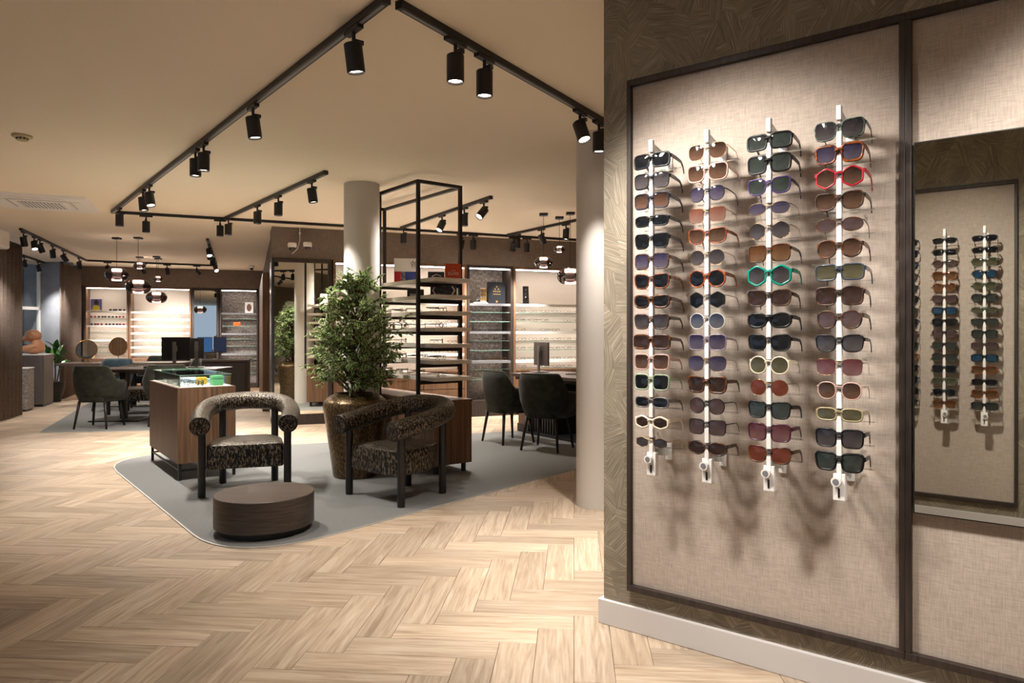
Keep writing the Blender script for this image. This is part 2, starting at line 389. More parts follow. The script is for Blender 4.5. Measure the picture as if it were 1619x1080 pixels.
# wall mirror on the second panel
t = thing('wall_mirror', 'frameless rectangular wall mirror with thin black edge on linen panel', 'mirror', RW.pt(-.379, -.034, .663), RW.a)
t.rotation_euler = (R(-.5), 0, RW.a)
bx(.0, .92, 0, .02, 0, 1.212).build('backing', M['black'], t)
bx(.004, .916, -.003, -.0005, .004, 1.208).build('mirror_pane', M['mirror'], t)

# columns
def column(px_c, Y, label, r=.17):
    o = MB().lathe([(r, 0), (r, CEIL)], 48).build('column', M['plaster'], smooth='auto', loc=(ratio(px_c)*Y, Y, 0))
    struct(o, label)
column(948, 5.17, 'white round column beside the wallpapered wall')
column(572, 6.86, 'white round column behind the potted ficus')

# back walls
tM0, tM1 = BR.t(430), BR.t(526)
tC1 = BR.t(960); b = bx(tM0, 9.2, .42, .55, 0, CEIL).box(tM0, 9.2, 0, .42, CAB, CEIL).box(tC1 + .002, 9.2, 0, .42, 0, CAB)
struct(b.build('wall_back', M['brownpaper'], loc=BR.pt(0), rz=BR.a), 'brown papered wall above the display bays')
struct(bx(-1.2, 4.4, .42, .55, 0, CEIL).box(-1.2, 4.4, 0, .42, CAB, CEIL).build('wall_far_back', M['brownpaper'], loc=BL.pt(0), rz=BL.a), 'brown papered far wall above the lit display bays')
a_ = BR.pt(tM0 + .02, .42); b_ = BL.pt(BL.t(416)); dd = b_ - a_
struct(bx(0, dd.length + .6, -.12, 0, 0, CEIL).build('wall_return', M['brownpaper'], loc=a_, rz=math.atan2(dd.y, dd.x)))
struct(bx(5.4, 5.52, 0, 13.6, 0, CEIL).build('wall_side', M['brownpaper']))
p_, q_ = Vector((-6.78, 8.5)), Vector((-5.3, 2.0)); d_ = q_ - p_
struct(bx(0, d_.length, -.12, 0, 0, CEIL).build('wall_left', M['bluewall'], loc=(p_.x, p_.y, 0), rz=math.atan2(d_.y, d_.x)))
# walnut door-like side panels standing along the return wall
pa = thing('side_cabinet', 'tall walnut cabinet side with rows of shelf-pin holes beside the tall mirror', 'cabinet', a_, math.atan2(dd.y, dd.x))
bx(1.5, 5.5, .004, .10, 0, CAB - .05).build('side_panel', M['walnut'], pa, bevel=.003)
for k in range(26): MB().cyl((1.66, .1, .3 + k*.07), (1.66, .102, .3 + k*.07), .006, n=8).build('pin_hole', M['black'], pa)
bx(1.5, 5.5, .1, .101, .0, .06).build('plinth', M['black'], pa)

# left side: window bay between two curtains
cA, cB = Vector((-6.75, 8.6)), Vector((-7.47, 10.77)); cC, cD = Vector((-8.52, 13.35)), Vector((-8.08, 13.5))
def curtain(p, q, label, n, z1=2.56):
    d = q - p; L_ = d.length; pts = []
    m = n * 6
    for i in range(m + 1):
        f = i / m; off = .035 * math.sin(f * n * 2 * math.pi) * (1 if i % 6 else .9)
        pts.append((f * L_, off))
    th = .012
    b = MB(); vs = []; fs = []
    for x, y in pts: vs += [(x, y, .015), (x, y + th, .015), (x, y, z1), (x, y + th, z1)]
    for i in range(m):
        a = i*4; c = a + 4
        fs += [(a, c, c+2, a+2), (a+1, a+3, c+3, c+1), (a+2, c+2, c+3, a+3), (a, a+1, c+1, c)]
    fs += [(0, 2, 3, 1), (m*4, m*4+1, m*4+3, m*4+2)]
    b.add(vs, fs)
    t = thing('curtain', label, 'curtain', (p.x, p.y, 0), math.atan2(d.y, d.x))
    b.build('drape', M['curtain'], t, smooth=True)
    bx(0, L_, -.02, .03, z1, z1 + .03).build('curtain_rail', M['black'], t)
M['curtain'] = linen_material('taupe_curtain', (98, 86, 78), (122, 108, 99), 60)
curtain(cA, cB, 'taupe pleated curtain at the near side of the window bay', 14)
curtain(Vector((-8.42, 13.25)), Vector((-9.12, 14.95)), 'taupe pleated curtain between the green plant and the far display bays', 11)
niche = struct(bx(-9.85, -8.95, 14.3, 14.45, 0, CEIL).build('wall_niche', M['bluewall']), 'cool grey plaster wall behind the green plant')
wn = thing('window_1', 'tall daylit window with white frame behind the curtain', 'window', (-9.8, 13.2, 0), R(77)); wn['kind'] = 'structure'; del wn['category']
for x in (-1.6, -.4, 1.1): bx(x, x + .06, -.03, .03, 0, CEIL).build('window_frame', M['white'], wn)
for z in (.0, 1.72, CEIL - .06): bx(-1.6, 1.16, -.03, .03, z, z + .06).build('window_frame', M['white'], wn)
bx(-1.54, 1.1, -.004, .004, .06, CEIL - .06).build('pane', M['glass'], wn)

# ---------------------------------------------------------------- ceiling tracks and spotlights
def make_track(px0, py0, px1, py1, label, ext=0.0):
    zt = CEIL - .03
    a, b = W(px0, py0, zt), W(px1, py1, zt); d = b - a
    b = b + d.normalized() * ext; d = b - a
    t = thing('light_track', label, 'light track', (a.x, a.y, CEIL), math.atan2(d.y, d.x))
    L_ = d.length
    bx(0, L_, -.019, .019, -.034, -.001).build('rail', M['black'], t)
    bx(.02, L_ - .02, -.008, .008, -.0355, -.034).build('conductor_slot', M['greyplastic'], t)
    bx(-.006, 0, -.021, .021, -.036, 0).build('end_cap', M['black'], t)
    return (Vector((a.x, a.y)), Vector((d.x, d.y)).normalized(), L_)
_sm = {}
def spot_meshes():
    if _sm: return _sm
    _sm['adapter'] = bx(-.07, .07, -.016, .016, -.054, -.036).mesh('adapter')
    _sm['stem'] = MB().cyl((0,0,-.098), (0,0,-.05), .009, n=10).box(-.012, .012, -.046, .0, -.105, -.085).mesh('stem')
    # housing pivots at the origin, looks down -z
    r = .042
    _sm['housing'] = MB().lathe([(.012, .03), (r-.004, .03), (r, .026), (r, -.10), (r-.003, -.103), (r-.006, -.10), (r-.008, -.085)], 24, cap0=True, cap1=True).mesh('housing')
    _sm['lens'] = MB().lathe([(.0335, -.0895), (.0335, -.087)], 24).mesh('lens')
    _sm['reflector'] = MB().lathe([(.0338, -.0855), (.0365, -.1005), (.0375, -.1005), (.035, -.085)], 24, cap0=False, cap1=False).mesh('reflector_ring')
    return _sm
def spotlight(track, px, label, aim=(0,0,-1), group=None, power=1.0, s=None, cone=90, soft=.03, blend=.9):
    p, d, L_ = track
    if s is None:
        r = ratio(px); s = (r * p.y - p.x) / (d.x - r * d.y)
    q = p + d * s
    sm = spot_meshes()
    t = thing('track_spotlight', label, 'spotlight', (q.x, q.y, CEIL), 0, group)
    a = math.atan2(d.y, d.x)
    link('adapter', sm['adapter'], M['black'], t, rz=a)
    link('stem', sm['stem'], M['black'], t, rz=a)
    aim = Vector(aim).normalized()
    rot = Vector((0,0,-1)).rotation_difference(aim)
    h = link('housing', sm['housing'], M['black'], t, smooth='auto', loc=(0, 0, -.135)); h.rotation_mode = 'QUATERNION'; h.rotation_quaternion = rot
    link('lens', sm['lens'], M['bulb'], h); link('reflector_ring', sm['reflector'], M['white'], h)
    if power > 0:
        ld = bpy.data.lights.new('spot_lamp', 'SPOT'); ld.energy = SPOT_W * power; ld.color = SPOT_C; ld.spot_size = R(cone); ld.spot_blend = blend; ld.shadow_soft_size = soft
        lo = bpy.data.objects.new('spot_lamp', ld); COL.objects.link(lo); lo.parent = h; lo.location = (0, 0, -.105)
    return t
G = 'track spotlights on the ceiling'
tA = make_track(610, 4, 178, 337, 'long black ceiling track running from top centre towards the air conditioner')
tB = make_track(632, 12, 955, 196, 'black ceiling track running from top centre behind the wallpapered wall', 1.6)
tC = make_track(178, 337, 915, 381, 'long black ceiling track crossing in front of the far bays', .6)
tD = make_track(515, 275, 352, 349, 'short black ceiling track with four spotlights above the counter')
tE = make_track(776, 314, 634, 362, 'short black ceiling track behind the tall steel rack')
tF = make_track(930, 346, 803, 373, 'short black ceiling track among the smoked pendants')
tG = make_track(33, 364, 137, 413, 'black ceiling track beside the curtained window bay')
tH = make_track(328, 380, 342, 419, 'short black ceiling track ending at the far stone-backed bay')
tI = make_track(138, 413, 338, 421, 'black ceiling track along the lit far bays')
tJ = make_track(36, 405, 80, 420, 'short black track inside the window bay')
down = (0, 0, -1)
spotlight(tA, 559, 'black track spotlight nearest the camera on the long left track', (.1, .12, -1), power=.4, cone=54)
spotlight(tA, 400, 'black track spotlight alone halfway along the long left track', (.12, .05, -1), power=.45, cone=54)
spotlight(tA, 322, 'front one of the close spotlight pair on the long left track', down, power=.75)
spotlight(tA, 309, 'rear one of the close spotlight pair on the long left track', down, power=.75)
spotlight(tA, 236, 'tilted black spotlight of the pair close to the ceiling air conditioner', (.25, -.15, -1))
spotlight(tA, 226, 'upright black spotlight of the pair close to the ceiling air conditioner', (.1, 0, -1))
spotlight(tA, 189, 'black spotlight at the corner where the two long tracks meet', down)
spotlight(tB, 720, 'black track spotlight nearest the camera on the right-hand track', down, power=.62)
spotlight(tB, 766, 'second black track spotlight on the right-hand track', down, power=.62)
spotlight(tB, 917, 'tilted black spotlight showing its bright lens beside the wallpapered wall', (.28, -.35, -1))
spotlight(tB, 947, 'black spotlight half hidden by the wallpapered wall', down, power=.75, cone=76)
spotlight(tC, 231, 'black spotlight on the cross track near its air conditioner corner', down)
spotlight(tC, 348, 'black spotlight on the cross track under the short counter track', down)
spotlight(tC, 730, 'dark tilted spotlight on the cross track right of the rack', (-.2, .4, -1), power=.8, cone=52)
spotlight(tC, 748, 'upright spotlight on the cross track just right of the rack', (.0, .3, -1), power=1.3, cone=58)
spotlight(tC, 812, 'dark tilted spotlight on the cross track left of the smoked pendants', (-.15, .4, -1), power=.8, cone=52)
spotlight(tC, 833, 'upright spotlight on the cross track left of the smoked pendants', (.0, .3, -1), power=1.3, cone=58)
spotlight(tD, 493, 'black spotlight at the near end of the short counter track', (.14, .02, -1), power=.75, cone=74)
spotlight(tD, 440, 'second black spotlight on the short counter track', down)
spotlight(tD, 407, 'third black spotlight on the short counter track', down)
spotlight(tD, 361, 'black spotlight at the far end of the short counter track', down)
spotlight(tE, 765, 'tilted black spotlight at the near end of the track behind the rack', (-.7, -.6, -1), power=.9)
spotlight(tE, 734, 'upright black spotlight on the track behind the rack', down)
spotlight(tE, 699, 'tilted black spotlight seen through the steel rack frame', (-.4, -.5, -1))
spotlight(tE, 638, 'black spotlight at the far end of the track behind the rack', down)
spotlight(tF, 895, 'black spotlight above the big smoked pendant by the column', (-.05, -.05, -1))
spotlight(tF, 856, 'tilted black spotlight between the right-hand smoked pendants', (.45, .3, -1))
spotlight(tF, 818, 'black spotlight at the far end of the pendant track', down)
spotlight(tG, 37, 'black spotlight at the near end of the window-bay track', (0, .3, -1), power=.5)
spotlight(tG, 54, 'tilted spotlight with bright lens on the window-bay track', (.35, -.35, -.9), power=.7)
spotlight(tG, 63, 'spotlight just behind the tilted one on the window-bay track', (.2, .4, -1), power=.5)
spotlight(tG, 83, 'middle black spotlight on the window-bay track', (0, .2, -1), power=.5)
spotlight(tG, 100, 'black spotlight leaning aside on the window-bay track', (.5, .3, -1), power=.5)
spotlight(tG, 125, 'black spotlight at the corner end of the window-bay track', (0, .3, -1), power=.5)
spotlight(tI, 170, 'black spotlight left of the pendants on the far track', (0, .5, -1), power=2)
spotlight(tI, 226, 'dark tilted spotlight behind the largest left pendant', (.1, .7, -1), power=2)
spotlight(tI, 264, 'upright spotlight right of the left pendants on the far track', (0, .5, -1), power=2)
spotlight(tI, 311, 'tilted spotlight at the right end of the far track', (.5, .5, -.8), power=1.4)
spotlight(tH, 330.2, 'tilted spotlight with bright lens on the far short track', (.35, -.5, -1), power=.5)
spotlight(tH, 332, 'upright spotlight second on the far short track', down, power=.6)
spotlight(tH, 336, 'black spotlight third on the far short track', down, power=.6)
spotlight(tH, 340.5, 'tilted bright-lensed spotlight at the end of the far short track', (.55, -.6, -.8), power=.6)
spotlight(tJ, 38, 'near spotlight inside the window bay', (.25, .1, -1), power=1.0)
spotlight(tJ, 60, 'far spotlight inside the window bay', (.25, .1, -1), power=1.0)
# the passage's own track, above and behind the camera, lighting the display wall
def passage_track():
    a = RW.pt(-1.9, -1.12); t = thing('light_track', 'black ceiling track along the passage facing the display wall', 'light track', (a.x, a.y, CEIL), RW.a)
    bx(0, 6.8, -.019, .019, -.034, -.001).build('rail', M['black'], t)
    return (Vector((a.x, a.y)), Vector((RW.d.x, RW.d.y)), 6.5)
tP = passage_track(); nin = Vector((RW.n.x, RW.n.y, 0)); al = Vector((RW.d.x, RW.d.y, 0))
NUM = ['first', 'second', 'third', 'fourth', 'fifth', 'sixth', 'seventh', 'eighth', 'ninth', 'tenth', 'eleventh', 'twelfth', 'thirteenth', 'fourteenth', 'fifteenth', 'sixteenth']
for k, (s, aim_s, aim_z, pw, cn, bl) in enumerate(((.55, -.88, 1.0, .72, 80, .5), (.12, -1.1, .75, .56, 70, .7), (2.15, .30, 1.1, .72, 80, .5), (3.5, 1.5, 1.1, .5, 72, .8), (5.2, 3.2, 1.1, .5, 72, .8))):
    q_ = tP[0] + tP[1]*s; tgt = RW.pt(aim_s, 0, aim_z)
    spotlight(tP, 0, f'{NUM[k]} passage spotlight aimed at the display wall', tgt - Vector((q_.x, q_.y, CEIL - .2)), G, pw, s=s, cone=cn, soft=.10, blend=bl)
for k, s in enumerate((1.35, 2.8, 5.8)):
    spotlight(tP, 0, f'{NUM[k]} passage spotlight aimed at the opposite wall', -nin * 1.4 + Vector((0, 0, -1.0)), G, .95, s=s, cone=66, soft=.05)

# ---------------------------------------------------------------- sunglasses
FR = {
 'black': simple('frame_black', (18, 18, 19), .3, spec=.35), 'navy': simple('frame_navy', (26, 30, 46), .3, spec=.35),
 'havana': tortoise('frame_havana', (34, 19, 13), (104, 58, 26)), 'amber': tortoise('frame_amber', (64, 28, 14), (150, 76, 28)),
 'darktort': tortoise('frame_dark_tortoise', (24, 18, 16), (88, 58, 38)), 'gold': simple('frame_gold', (186, 154, 110), .25, metal=1),
 'rose': simple('frame_rose', (186, 152, 140), .25), 'orange': tortoise('frame_orange', (104, 42, 20), (176, 88, 44)),
 'red': simple('frame_red', (176, 26, 44), .3), 'teal': simple('frame_turquoise', (10, 130, 112), .25),
 'purple': simple('frame_purple', (70, 52, 108), .2), 'cream': simple('frame_cream', (226, 212, 188), .3), 'white': simple('frame_white', (226, 222, 218), .3),
 'lilac': simple('frame_lilac', (140, 126, 140), .25), 'burgundy': simple('frame_burgundy', (72, 30, 46), .2), 'olive': simple('frame_olive', (150, 136, 104), .25),
 'green': tortoise('frame_green', (26, 40, 36), (86, 110, 92)), 'mint': simple('frame_clear_green', (150, 166, 136), .2), 'grey': simple('frame_grey', (104, 98, 94), .25),
 'bluegrey': simple('frame_blue_grey', (52, 62, 72), .2),
}
LN = {
 'dark': lens_mat('lens_dark', (19, 21, 25)), 'grey': lens_mat('lens_grey', (38, 36, 40), (79, 73, 73)), 'brown': lens_mat('lens_brown', (43, 29, 22), (99, 73, 58)),
 'violet': lens_mat('lens_violet', (40, 36, 60), (88, 80, 93)), 'amber': lens_mat('lens_amber', (73, 43, 22), (110, 81, 55)), 'salmon': lens_mat('lens_salmon', (102, 60, 48), (129, 99, 87)),
 'greengrey': lens_mat('lens_green_grey', (40, 47, 44), (60, 66, 62)), 'olive': lens_mat('lens_olive', (58, 55, 38), (92, 87, 66)), 'copper': lens_mat('lens_copper', (96, 43, 30), (104, 55, 40)),
 'wine': lens_mat('lens_wine', (79, 38, 43), (116, 84, 84)), 'mauve': lens_mat('lens_mauve', (63, 48, 50), (88, 71, 69)), 'blue': lens_mat('lens_blue', (40, 50, 71), (99, 99, 105)),
 'tealm': lens_mat('lens_blue_mirror', (26, 55, 84), (39, 72, 92)), 'choc': lens_mat('lens_chocolate', (39, 26, 23), (63, 46, 40)),
}
# shape: width, height, exponent, cat lift, bottom taper, polygon sides (0 = smooth)
SH = {
 'rect': (.058, .040, 5, .0, .06, 0), 'square': (.056, .047, 4.2, .03, .10, 0), 'round': (.051, .049, 2.1, 0, 0, 0), 'panto': (.052, .046, 2.4, .02, .12, 0),
 'slim': (.054, .030, 3.4, .0, .05, 0), 'oval': (.056, .036, 2.2, .03, 0, 0), 'cat': (.057, .044, 3.0, .16, .14, 0), 'slimcat': (.057, .034, 3.0, .18, .10, 0), 'butterfly': (.060, .050, 3.2, .12, .08, 0),
 'hex': (.058, .049, 0, .0, .0, 6), 'slimhex': (.054, .031, 0, 0, 0, 6), 'wayfarer': (.056, .044, 4.0, .09, .18, 0), 'pilot': (.058, .050, 2.6, .05, .10, 0),
}
def outline(shape, side, n=28):
    w, h, ex, cat, tap, poly = SH[shape]; pts = []
    for k in range(n):
        a = 2*math.pi*(k + .5)/n; c, s = math.cos(a), math.sin(a)
        if poly:
            m = poly; seg = 2*math.pi/m; r = math.cos(seg/2) / math.cos(((a + seg/2) % seg) - seg/2); r = r * .86 + .14
            x, z = w/2*r*c, h/2*r*s*1.12
        else:
            x = w/2 * math.copysign(abs(c)**(2/ex), c); z = h/2 * math.copysign(abs(s)**(2/ex), s)
        o = x/(w/2)
        x *= 1 - tap*(.5 - z/h)
        if z > 0 and o > 0: z += cat*h*o*o*(z/(h/2)); x += cat*.35*w*o*(z/(h/2))*.5
        pts.append((x*side, z))
    return pts
def wrapy(x): return 1.6 * x * x                 # the front bows back towards its ends
_fm = {}
def glasses_meshes(shape, tk):
    key = (shape, tk)
    if key in _fm: return _fm[key]
    w, h = SH[shape][:2]; cx0 = w/2 + .0095; n = 28; th = .0035 if tk > .003 else .0016
    f = MB(); lens = {}
    for side in (-1, 1):
        inn = outline(shape, side, n); out = []
        for k in range(n):
            p0, p1 = Vector(inn[k-1]), Vector(inn[(k+1) % n]); t = (p1 - p0).normalized(); nn = Vector((t.y, -t.x)) * side
            out.append((inn[k][0] + nn.x*tk, inn[k][1] + nn.y*tk))
        vs = []; rg_ = [(.0, .3), (.22, -.42), (.5, -.62), (.78, -.42), (1.0, .2), (1.0, .5), (.0, .5)]; m_ = len(rg_)
        for (p, q) in zip(inn, out):
            for (u, dy) in rg_:
                x, z = p[0] + (q[0]-p[0])*u, p[1] + (q[1]-p[1])*u; X = x + cx0*side; vs.append((X, wrapy(X) + dy*th, z))
        f.add(vs, [(k*m_+i, k*m_+(i+1) % m_, ((k+1) % n)*m_+(i+1) % m_, ((k+1) % n)*m_+i) for k in range(n) for i in range(m_)])
        lm = MB(); vv = [(x, wrapy(x + cx0*side) - wrapy(cx0*side) - .0004, z) for x, z in inn]
        vv2 = [(x, y + .0012, z) for x, y, z in vv]
        mid_ = [(x*.6, y - .0016, z*.6) for x, y, z in vv]; cen_ = [(0, -.0026, 0)]
        lm.add(vv + vv2 + mid_ + cen_, [(k, (k+1) % n, 2*n + (k+1) % n, 2*n + k) for k in range(n)] + [(2*n+k, 2*n+(k+1) % n, 3*n) for k in range(n)] + [tuple(range(2*n-1, n-1, -1))] + [(k, (k+1) % n, n + (k+1) % n, n + k) for k in range(n)])
        lens[side] = (lm.mesh('lens'), (cx0*side, wrapy(cx0*side), 0))
    bz = h*.20
    f.tube([(-.012, wrapy(.012), bz - .002), (-.005, -.0012, bz + .004), (.005, -.0012, bz + .004), (.012, wrapy(.012), bz - .002)], max(.0016, tk*.55), 6)
    hx = cx0 + w/2 + tk*.6; hz = h*.28; tr = max(.0011, min(tk*.5, .0028))
    tm = {}
    for side in (-1, 1):
        y0 = wrapy(hx); X = (hx + .002) * side
        pts = [(X - .004*side, y0 - .001, hz), (X, y0 + .006, hz), (X*.985, y0 + .05, hz - .001), (X*.955, y0 + .10, hz - .004), (X*.93, y0 + .122, hz - .016), (X*.915, y0 + .134, hz - .036)]
        b = MB(); hh = tr*2.2 if tk > .004 else tr*1.2
        vs = []
        for i, (x, y, z) in enumerate(pts):
            s_ = hh*(1 if i < 3 else .75); vs += [(x - tr*.6, y, z - s_), (x + tr*.6, y, z - s_), (x + tr*.6, y, z + s_), (x - tr*.6, y, z + s_)]
        fs = [(0,1,2,3)] + [(4*i+k, 4*i+(k+1) % 4, 4*i+4+(k+1) % 4, 4*i+4+k) for i in range(len(pts)-1) for k in range(4)] + [(len(vs)-4+3, len(vs)-2, len(vs)-3, len(vs)-4)]
        b.add(vs, fs); tm[side] = b.mesh('temple')
    _fm[key] = (f.mesh('frame_front'), lens, tm)
    return _fm[key]
def matslot(o, mat):
    o.material_slots[0].link = 'OBJECT'; o.material_slots[0].material = mat
def sunglasses(shape, frame, lens, tk, label, loc, rz, group, name='sunglasses', cat='sunglasses', tilt=0):
    fm, ls, tm = glasses_meshes(shape, tk)
    t = thing(name, label, cat, loc, rz, group); t.rotation_euler = (tilt, 0, rz)
    def put(n, me, mat, l=(0,0,0), sm=False):
        if len(me.materials) == 0: me.materials.append(mat)
        o = link(n, me, None, t, sm, loc=l); matslot(o, mat); return o
    put('frame_front', fm, FR[frame], sm=True)
    for sd in (-1, 1):
        put('lens', ls[sd][0], LN[lens], ls[sd][1], 'auto'); put('temple', tm[sd], FR[frame])
    return t
T, K, S_ = .0055, .0075, .0014       # medium, chunky and wire rims
RODS = [
 [('rect','black','dark',K,'black rectangular sunglasses'), ('square','black','grey',T,'black rounded-square sunglasses with grey gradient lenses'), ('square','navy','brown',T,'navy square sunglasses with brown lenses'),
  ('slim','black','dark',T,'slim black oval-cornered sunglasses'), ('wayfarer','black','dark',T,'black angular sunglasses with dark lenses'), ('square','darktort','violet',T,'dark tortoise square sunglasses with violet lenses'),
  ('cat','amber','dark',T,'amber-rimmed tortoise sunglasses with near-black lenses'), ('slimcat','havana','dark',K,'narrow havana cat-eye sunglasses'), ('wayfarer','darktort','grey',T,'dark tortoise sunglasses with grey gradient lenses'),
  ('rect','havana','choc',K,'thick havana rectangular sunglasses with chocolate lenses'), ('square','rose','brown',T,'rose-beige sunglasses with brown gradient lenses'), ('square','mint','dark',T,'pale translucent green sunglasses with dark lenses'),
  ('slim','grey','dark',T,'small grey translucent rectangular sunglasses'), ('slimhex','cream','choc',K,'cream white slim hexagonal sunglasses'), ('slimhex','gold','grey',S_,'thin metal slim hexagonal sunglasses')],
 [('pilot','gold','brown',S_,'thin gold pilot sunglasses with brown lenses'), ('butterfly','rose','brown',T,'large beige-pink butterfly sunglasses'), ('panto','black','violet',.003,'thin black sunglasses with blue-violet lenses'),
  ('square','gold','salmon',S_,'thin gold square sunglasses with salmon lenses'), ('cat','orange','brown',.0045,'orange cat-eye sunglasses with brown gradient lenses'), ('round','gold','grey',S_,'thin gold round sunglasses with grey lenses'),
  ('round','orange','dark',T,'orange tortoise round sunglasses with dark lenses'), ('hex','grey','dark',S_,'thin dark metal hexagonal sunglasses'), ('round','white','blue',.0025,'round white-rimmed sunglasses with blue gradient lenses'),
  ('square','lilac','violet',.004,'lilac translucent square sunglasses'), ('pilot','gold','violet',S_,'thin gold pilot sunglasses with violet lenses'), ('wayfarer','havana','choc',K,'chunky havana angular sunglasses'),
  ('round','black','mauve',.003,'thin black round sunglasses with grey-mauve lenses'), ('square','black','mauve',.003,'thin black square sunglasses with mauve lenses'), ('oval','darktort','choc',T,'dark tortoise oval sunglasses with gold temples')],
 [('rect','black','greengrey',K,'bold black rectangular sunglasses with green-grey lenses'), ('square','black','greengrey',K,'bold black square sunglasses with green-grey lenses'), ('cat','purple','greengrey',.0045,'purple cat-eye sunglasses'),
  ('oval','gold','violet',S_,'thin rose-gold sunglasses with violet-grey lenses'), ('hex','gold','grey',S_,'thin gold hexagonal sunglasses with grey lenses'), ('square','havana','amber',.0045,'havana square sunglasses with amber lenses'),
  ('hex','teal','grey',K,'turquoise and black hexagonal sunglasses'), ('cat','darktort','choc',T,'dark brown cat-eye sunglasses'), ('oval','black','dark',K,'black oval cat-eye sunglasses'),
  ('cat','black','dark',.005,'black cat-eye sunglasses with dark grey lenses'), ('round','cream','olive',.0045,'round cream-rimmed sunglasses with olive lenses'), ('round','gold','copper',S_,'rimless round sunglasses with copper-red lenses'),
  ('wayfarer','black','greengrey',T,'black sunglasses with smoky green lenses'), ('square','burgundy','wine',T,'burgundy square sunglasses with rose lenses'), ('cat','havana','copper',T,'havana cat-eye sunglasses with copper lenses')],
 [('butterfly','green','grey',.0045,'green marbled butterfly sunglasses with grey gradient lenses'), ('wayfarer','amber','violet',K,'amber tortoise sunglasses with violet lenses'), ('hex','red','brown',T,'bright red hexagonal sunglasses'),
  ('cat','darktort','brown',T,'black and tortoise cat-eye sunglasses with brown lenses'), ('oval','havana','mauve',.003,'thin tortoise oval sunglasses'), ('panto','havana','brown',T,'havana rounded sunglasses with brown gradient lenses'),
  ('rect','bluegrey','olive',T,'blue-grey rectangular sunglasses with olive lenses'), ('square','darktort','choc',T,'dark tortoise rounded-square sunglasses'), ('panto','darktort','mauve',T,'dark panto sunglasses with mauve lenses'),
  ('cat','black','grey',.0045,'black cat-eye sunglasses with light grey lenses'), ('square','gold','wine',S_,'rimless square sunglasses with burgundy lenses'), ('panto','rose','brown',.004,'rose translucent sunglasses with brown lenses'),
  ('slim','olive','olive',T,'slim olive translucent rectangular sunglasses'), ('square','black','grey',T,'black square sunglasses with pale grey lenses'), ('wayfarer','black','greengrey',K,'black square cat-eye sunglasses with green-grey lenses')],
]
PITCH, ZTOP, OUT = .0778, 1.917, .17
_rm = {}
def rod(line, s, label, group=None, n=15):
    t = thing('display_rod', label, 'display rod', line.pt(s), line.a, group)
    if not _rm:
        _rm['block'] = bx(-.008, .008, -.010, .010, -.026, .026).mesh('block'); _rm['peg'] = bx(-.006, .006, -.012, .008, -.012, .012).mesh('peg')
        _rm['arm'] = bx(-.075, .08, -.012, .012, -.0012, .0012).mesh('clear_arm')
    y = -OUT
    bx(-.004, .004, y + .002, y + .016, .72, 1.995).build('rail', M['whiteplastic'], t)
    bx(-.008, .008, y - .01, y + .012, ZTOP + .032, 1.997).build('top_block', M['whiteplastic'], t, bevel=.002)
    for z in (1.965, .80):
        MB().add([(-.005, y + .01, z - .02), (-.005, -.008, z - .045), (-.005, -.008, z - .012), (-.005, y + .01, z + .02), (.005, y + .01, z - .02), (.005, -.008, z - .045), (.005, -.008, z - .012), (.005, y + .01, z + .02)],
                 [(0,1,2,3), (7,6,5,4), (0,4,5,1), (1,5,6,2), (2,6,7,3), (3,7,4,0)]).build('bracket', M['acrylic'], t)
        bx(-.014, .014, -.02, -.008, z - .06, z + .005).build('bracket_foot', M['whiteplastic'], t, bevel=.002)
    for i in range(n):
        z = ZTOP - i*PITCH
        link('peg', _rm['peg'], M['greyplastic'], t, loc=(0, y + .012, z + .012))
        link('block', _rm['block'], M['whiteplastic'], t, bevel=.0015, loc=(0, y + .004, z - .032))
        link('clear_arm', _rm['arm'], M['acrylic'], t, loc=(.012, y + .075, z - .026))
    bx(-.019, .019, y - .004, y + .022, .70, .79).build('lock_housing', M['whiteplastic'], t, bevel=.003)
    lk = MB().cyl((-.006, y - .022, .765), (-.006, y - .002, .765), .0155, n=20).build('lock_barrel', M['whiteplastic'], t, smooth='auto')
    MB().cyl((-.006, y - .0235, .765), (-.006, y - .0215, .765), .010, n=16).build('key_face', M['greyplastic'], lk)
    bx(-.003, .003, y - .006, y - .004, .712, .742).build('slot', M['black'], t)
    return t
ORD = ['topmost', 'second', 'third', 'fourth', 'fifth', 'sixth', 'seventh', 'eighth', 'ninth', 'tenth', 'eleventh', 'twelfth', 'thirteenth', 'fourteenth', 'lowest']
ROWN = ['column-side rod', 'second rod from column', 'third rod from column', 'mirror-side rod']
for ri, s in enumerate((-1.249, -1.025, -.8004, -.573)):
    rod(RW, s, ['white sunglasses display rod nearest the white column', 'white sunglasses display rod second from the white column', 'white sunglasses display rod third from the white column', 'white sunglasses display rod nearest the wall mirror'][ri])
    for i, (sh, fr, ln, tk, lab) in enumerate(RODS[ri]):
        p = RW.pt(s, -OUT - .006, ZTOP - i*PITCH)
        sunglasses(sh, fr, ln, tk, f'{lab}, {ORD[i]} on {ROWN[ri]}' if i in (0, 14) else f'{lab}, {ORD[i]} down on {ROWN[ri]}', p, RW.a + random.uniform(-.03, .03), 'sunglasses on the display wall', tilt=random.uniform(-.05, .02)).scale = (1.06, 1.0, 1.1)
rnd2 = random.Random(3)
fr_n = {'black': 'black', 'navy': 'navy', 'darktort': 'dark tortoise', 'amber': 'amber', 'bluegrey': 'blue-grey', 'green': 'green'}
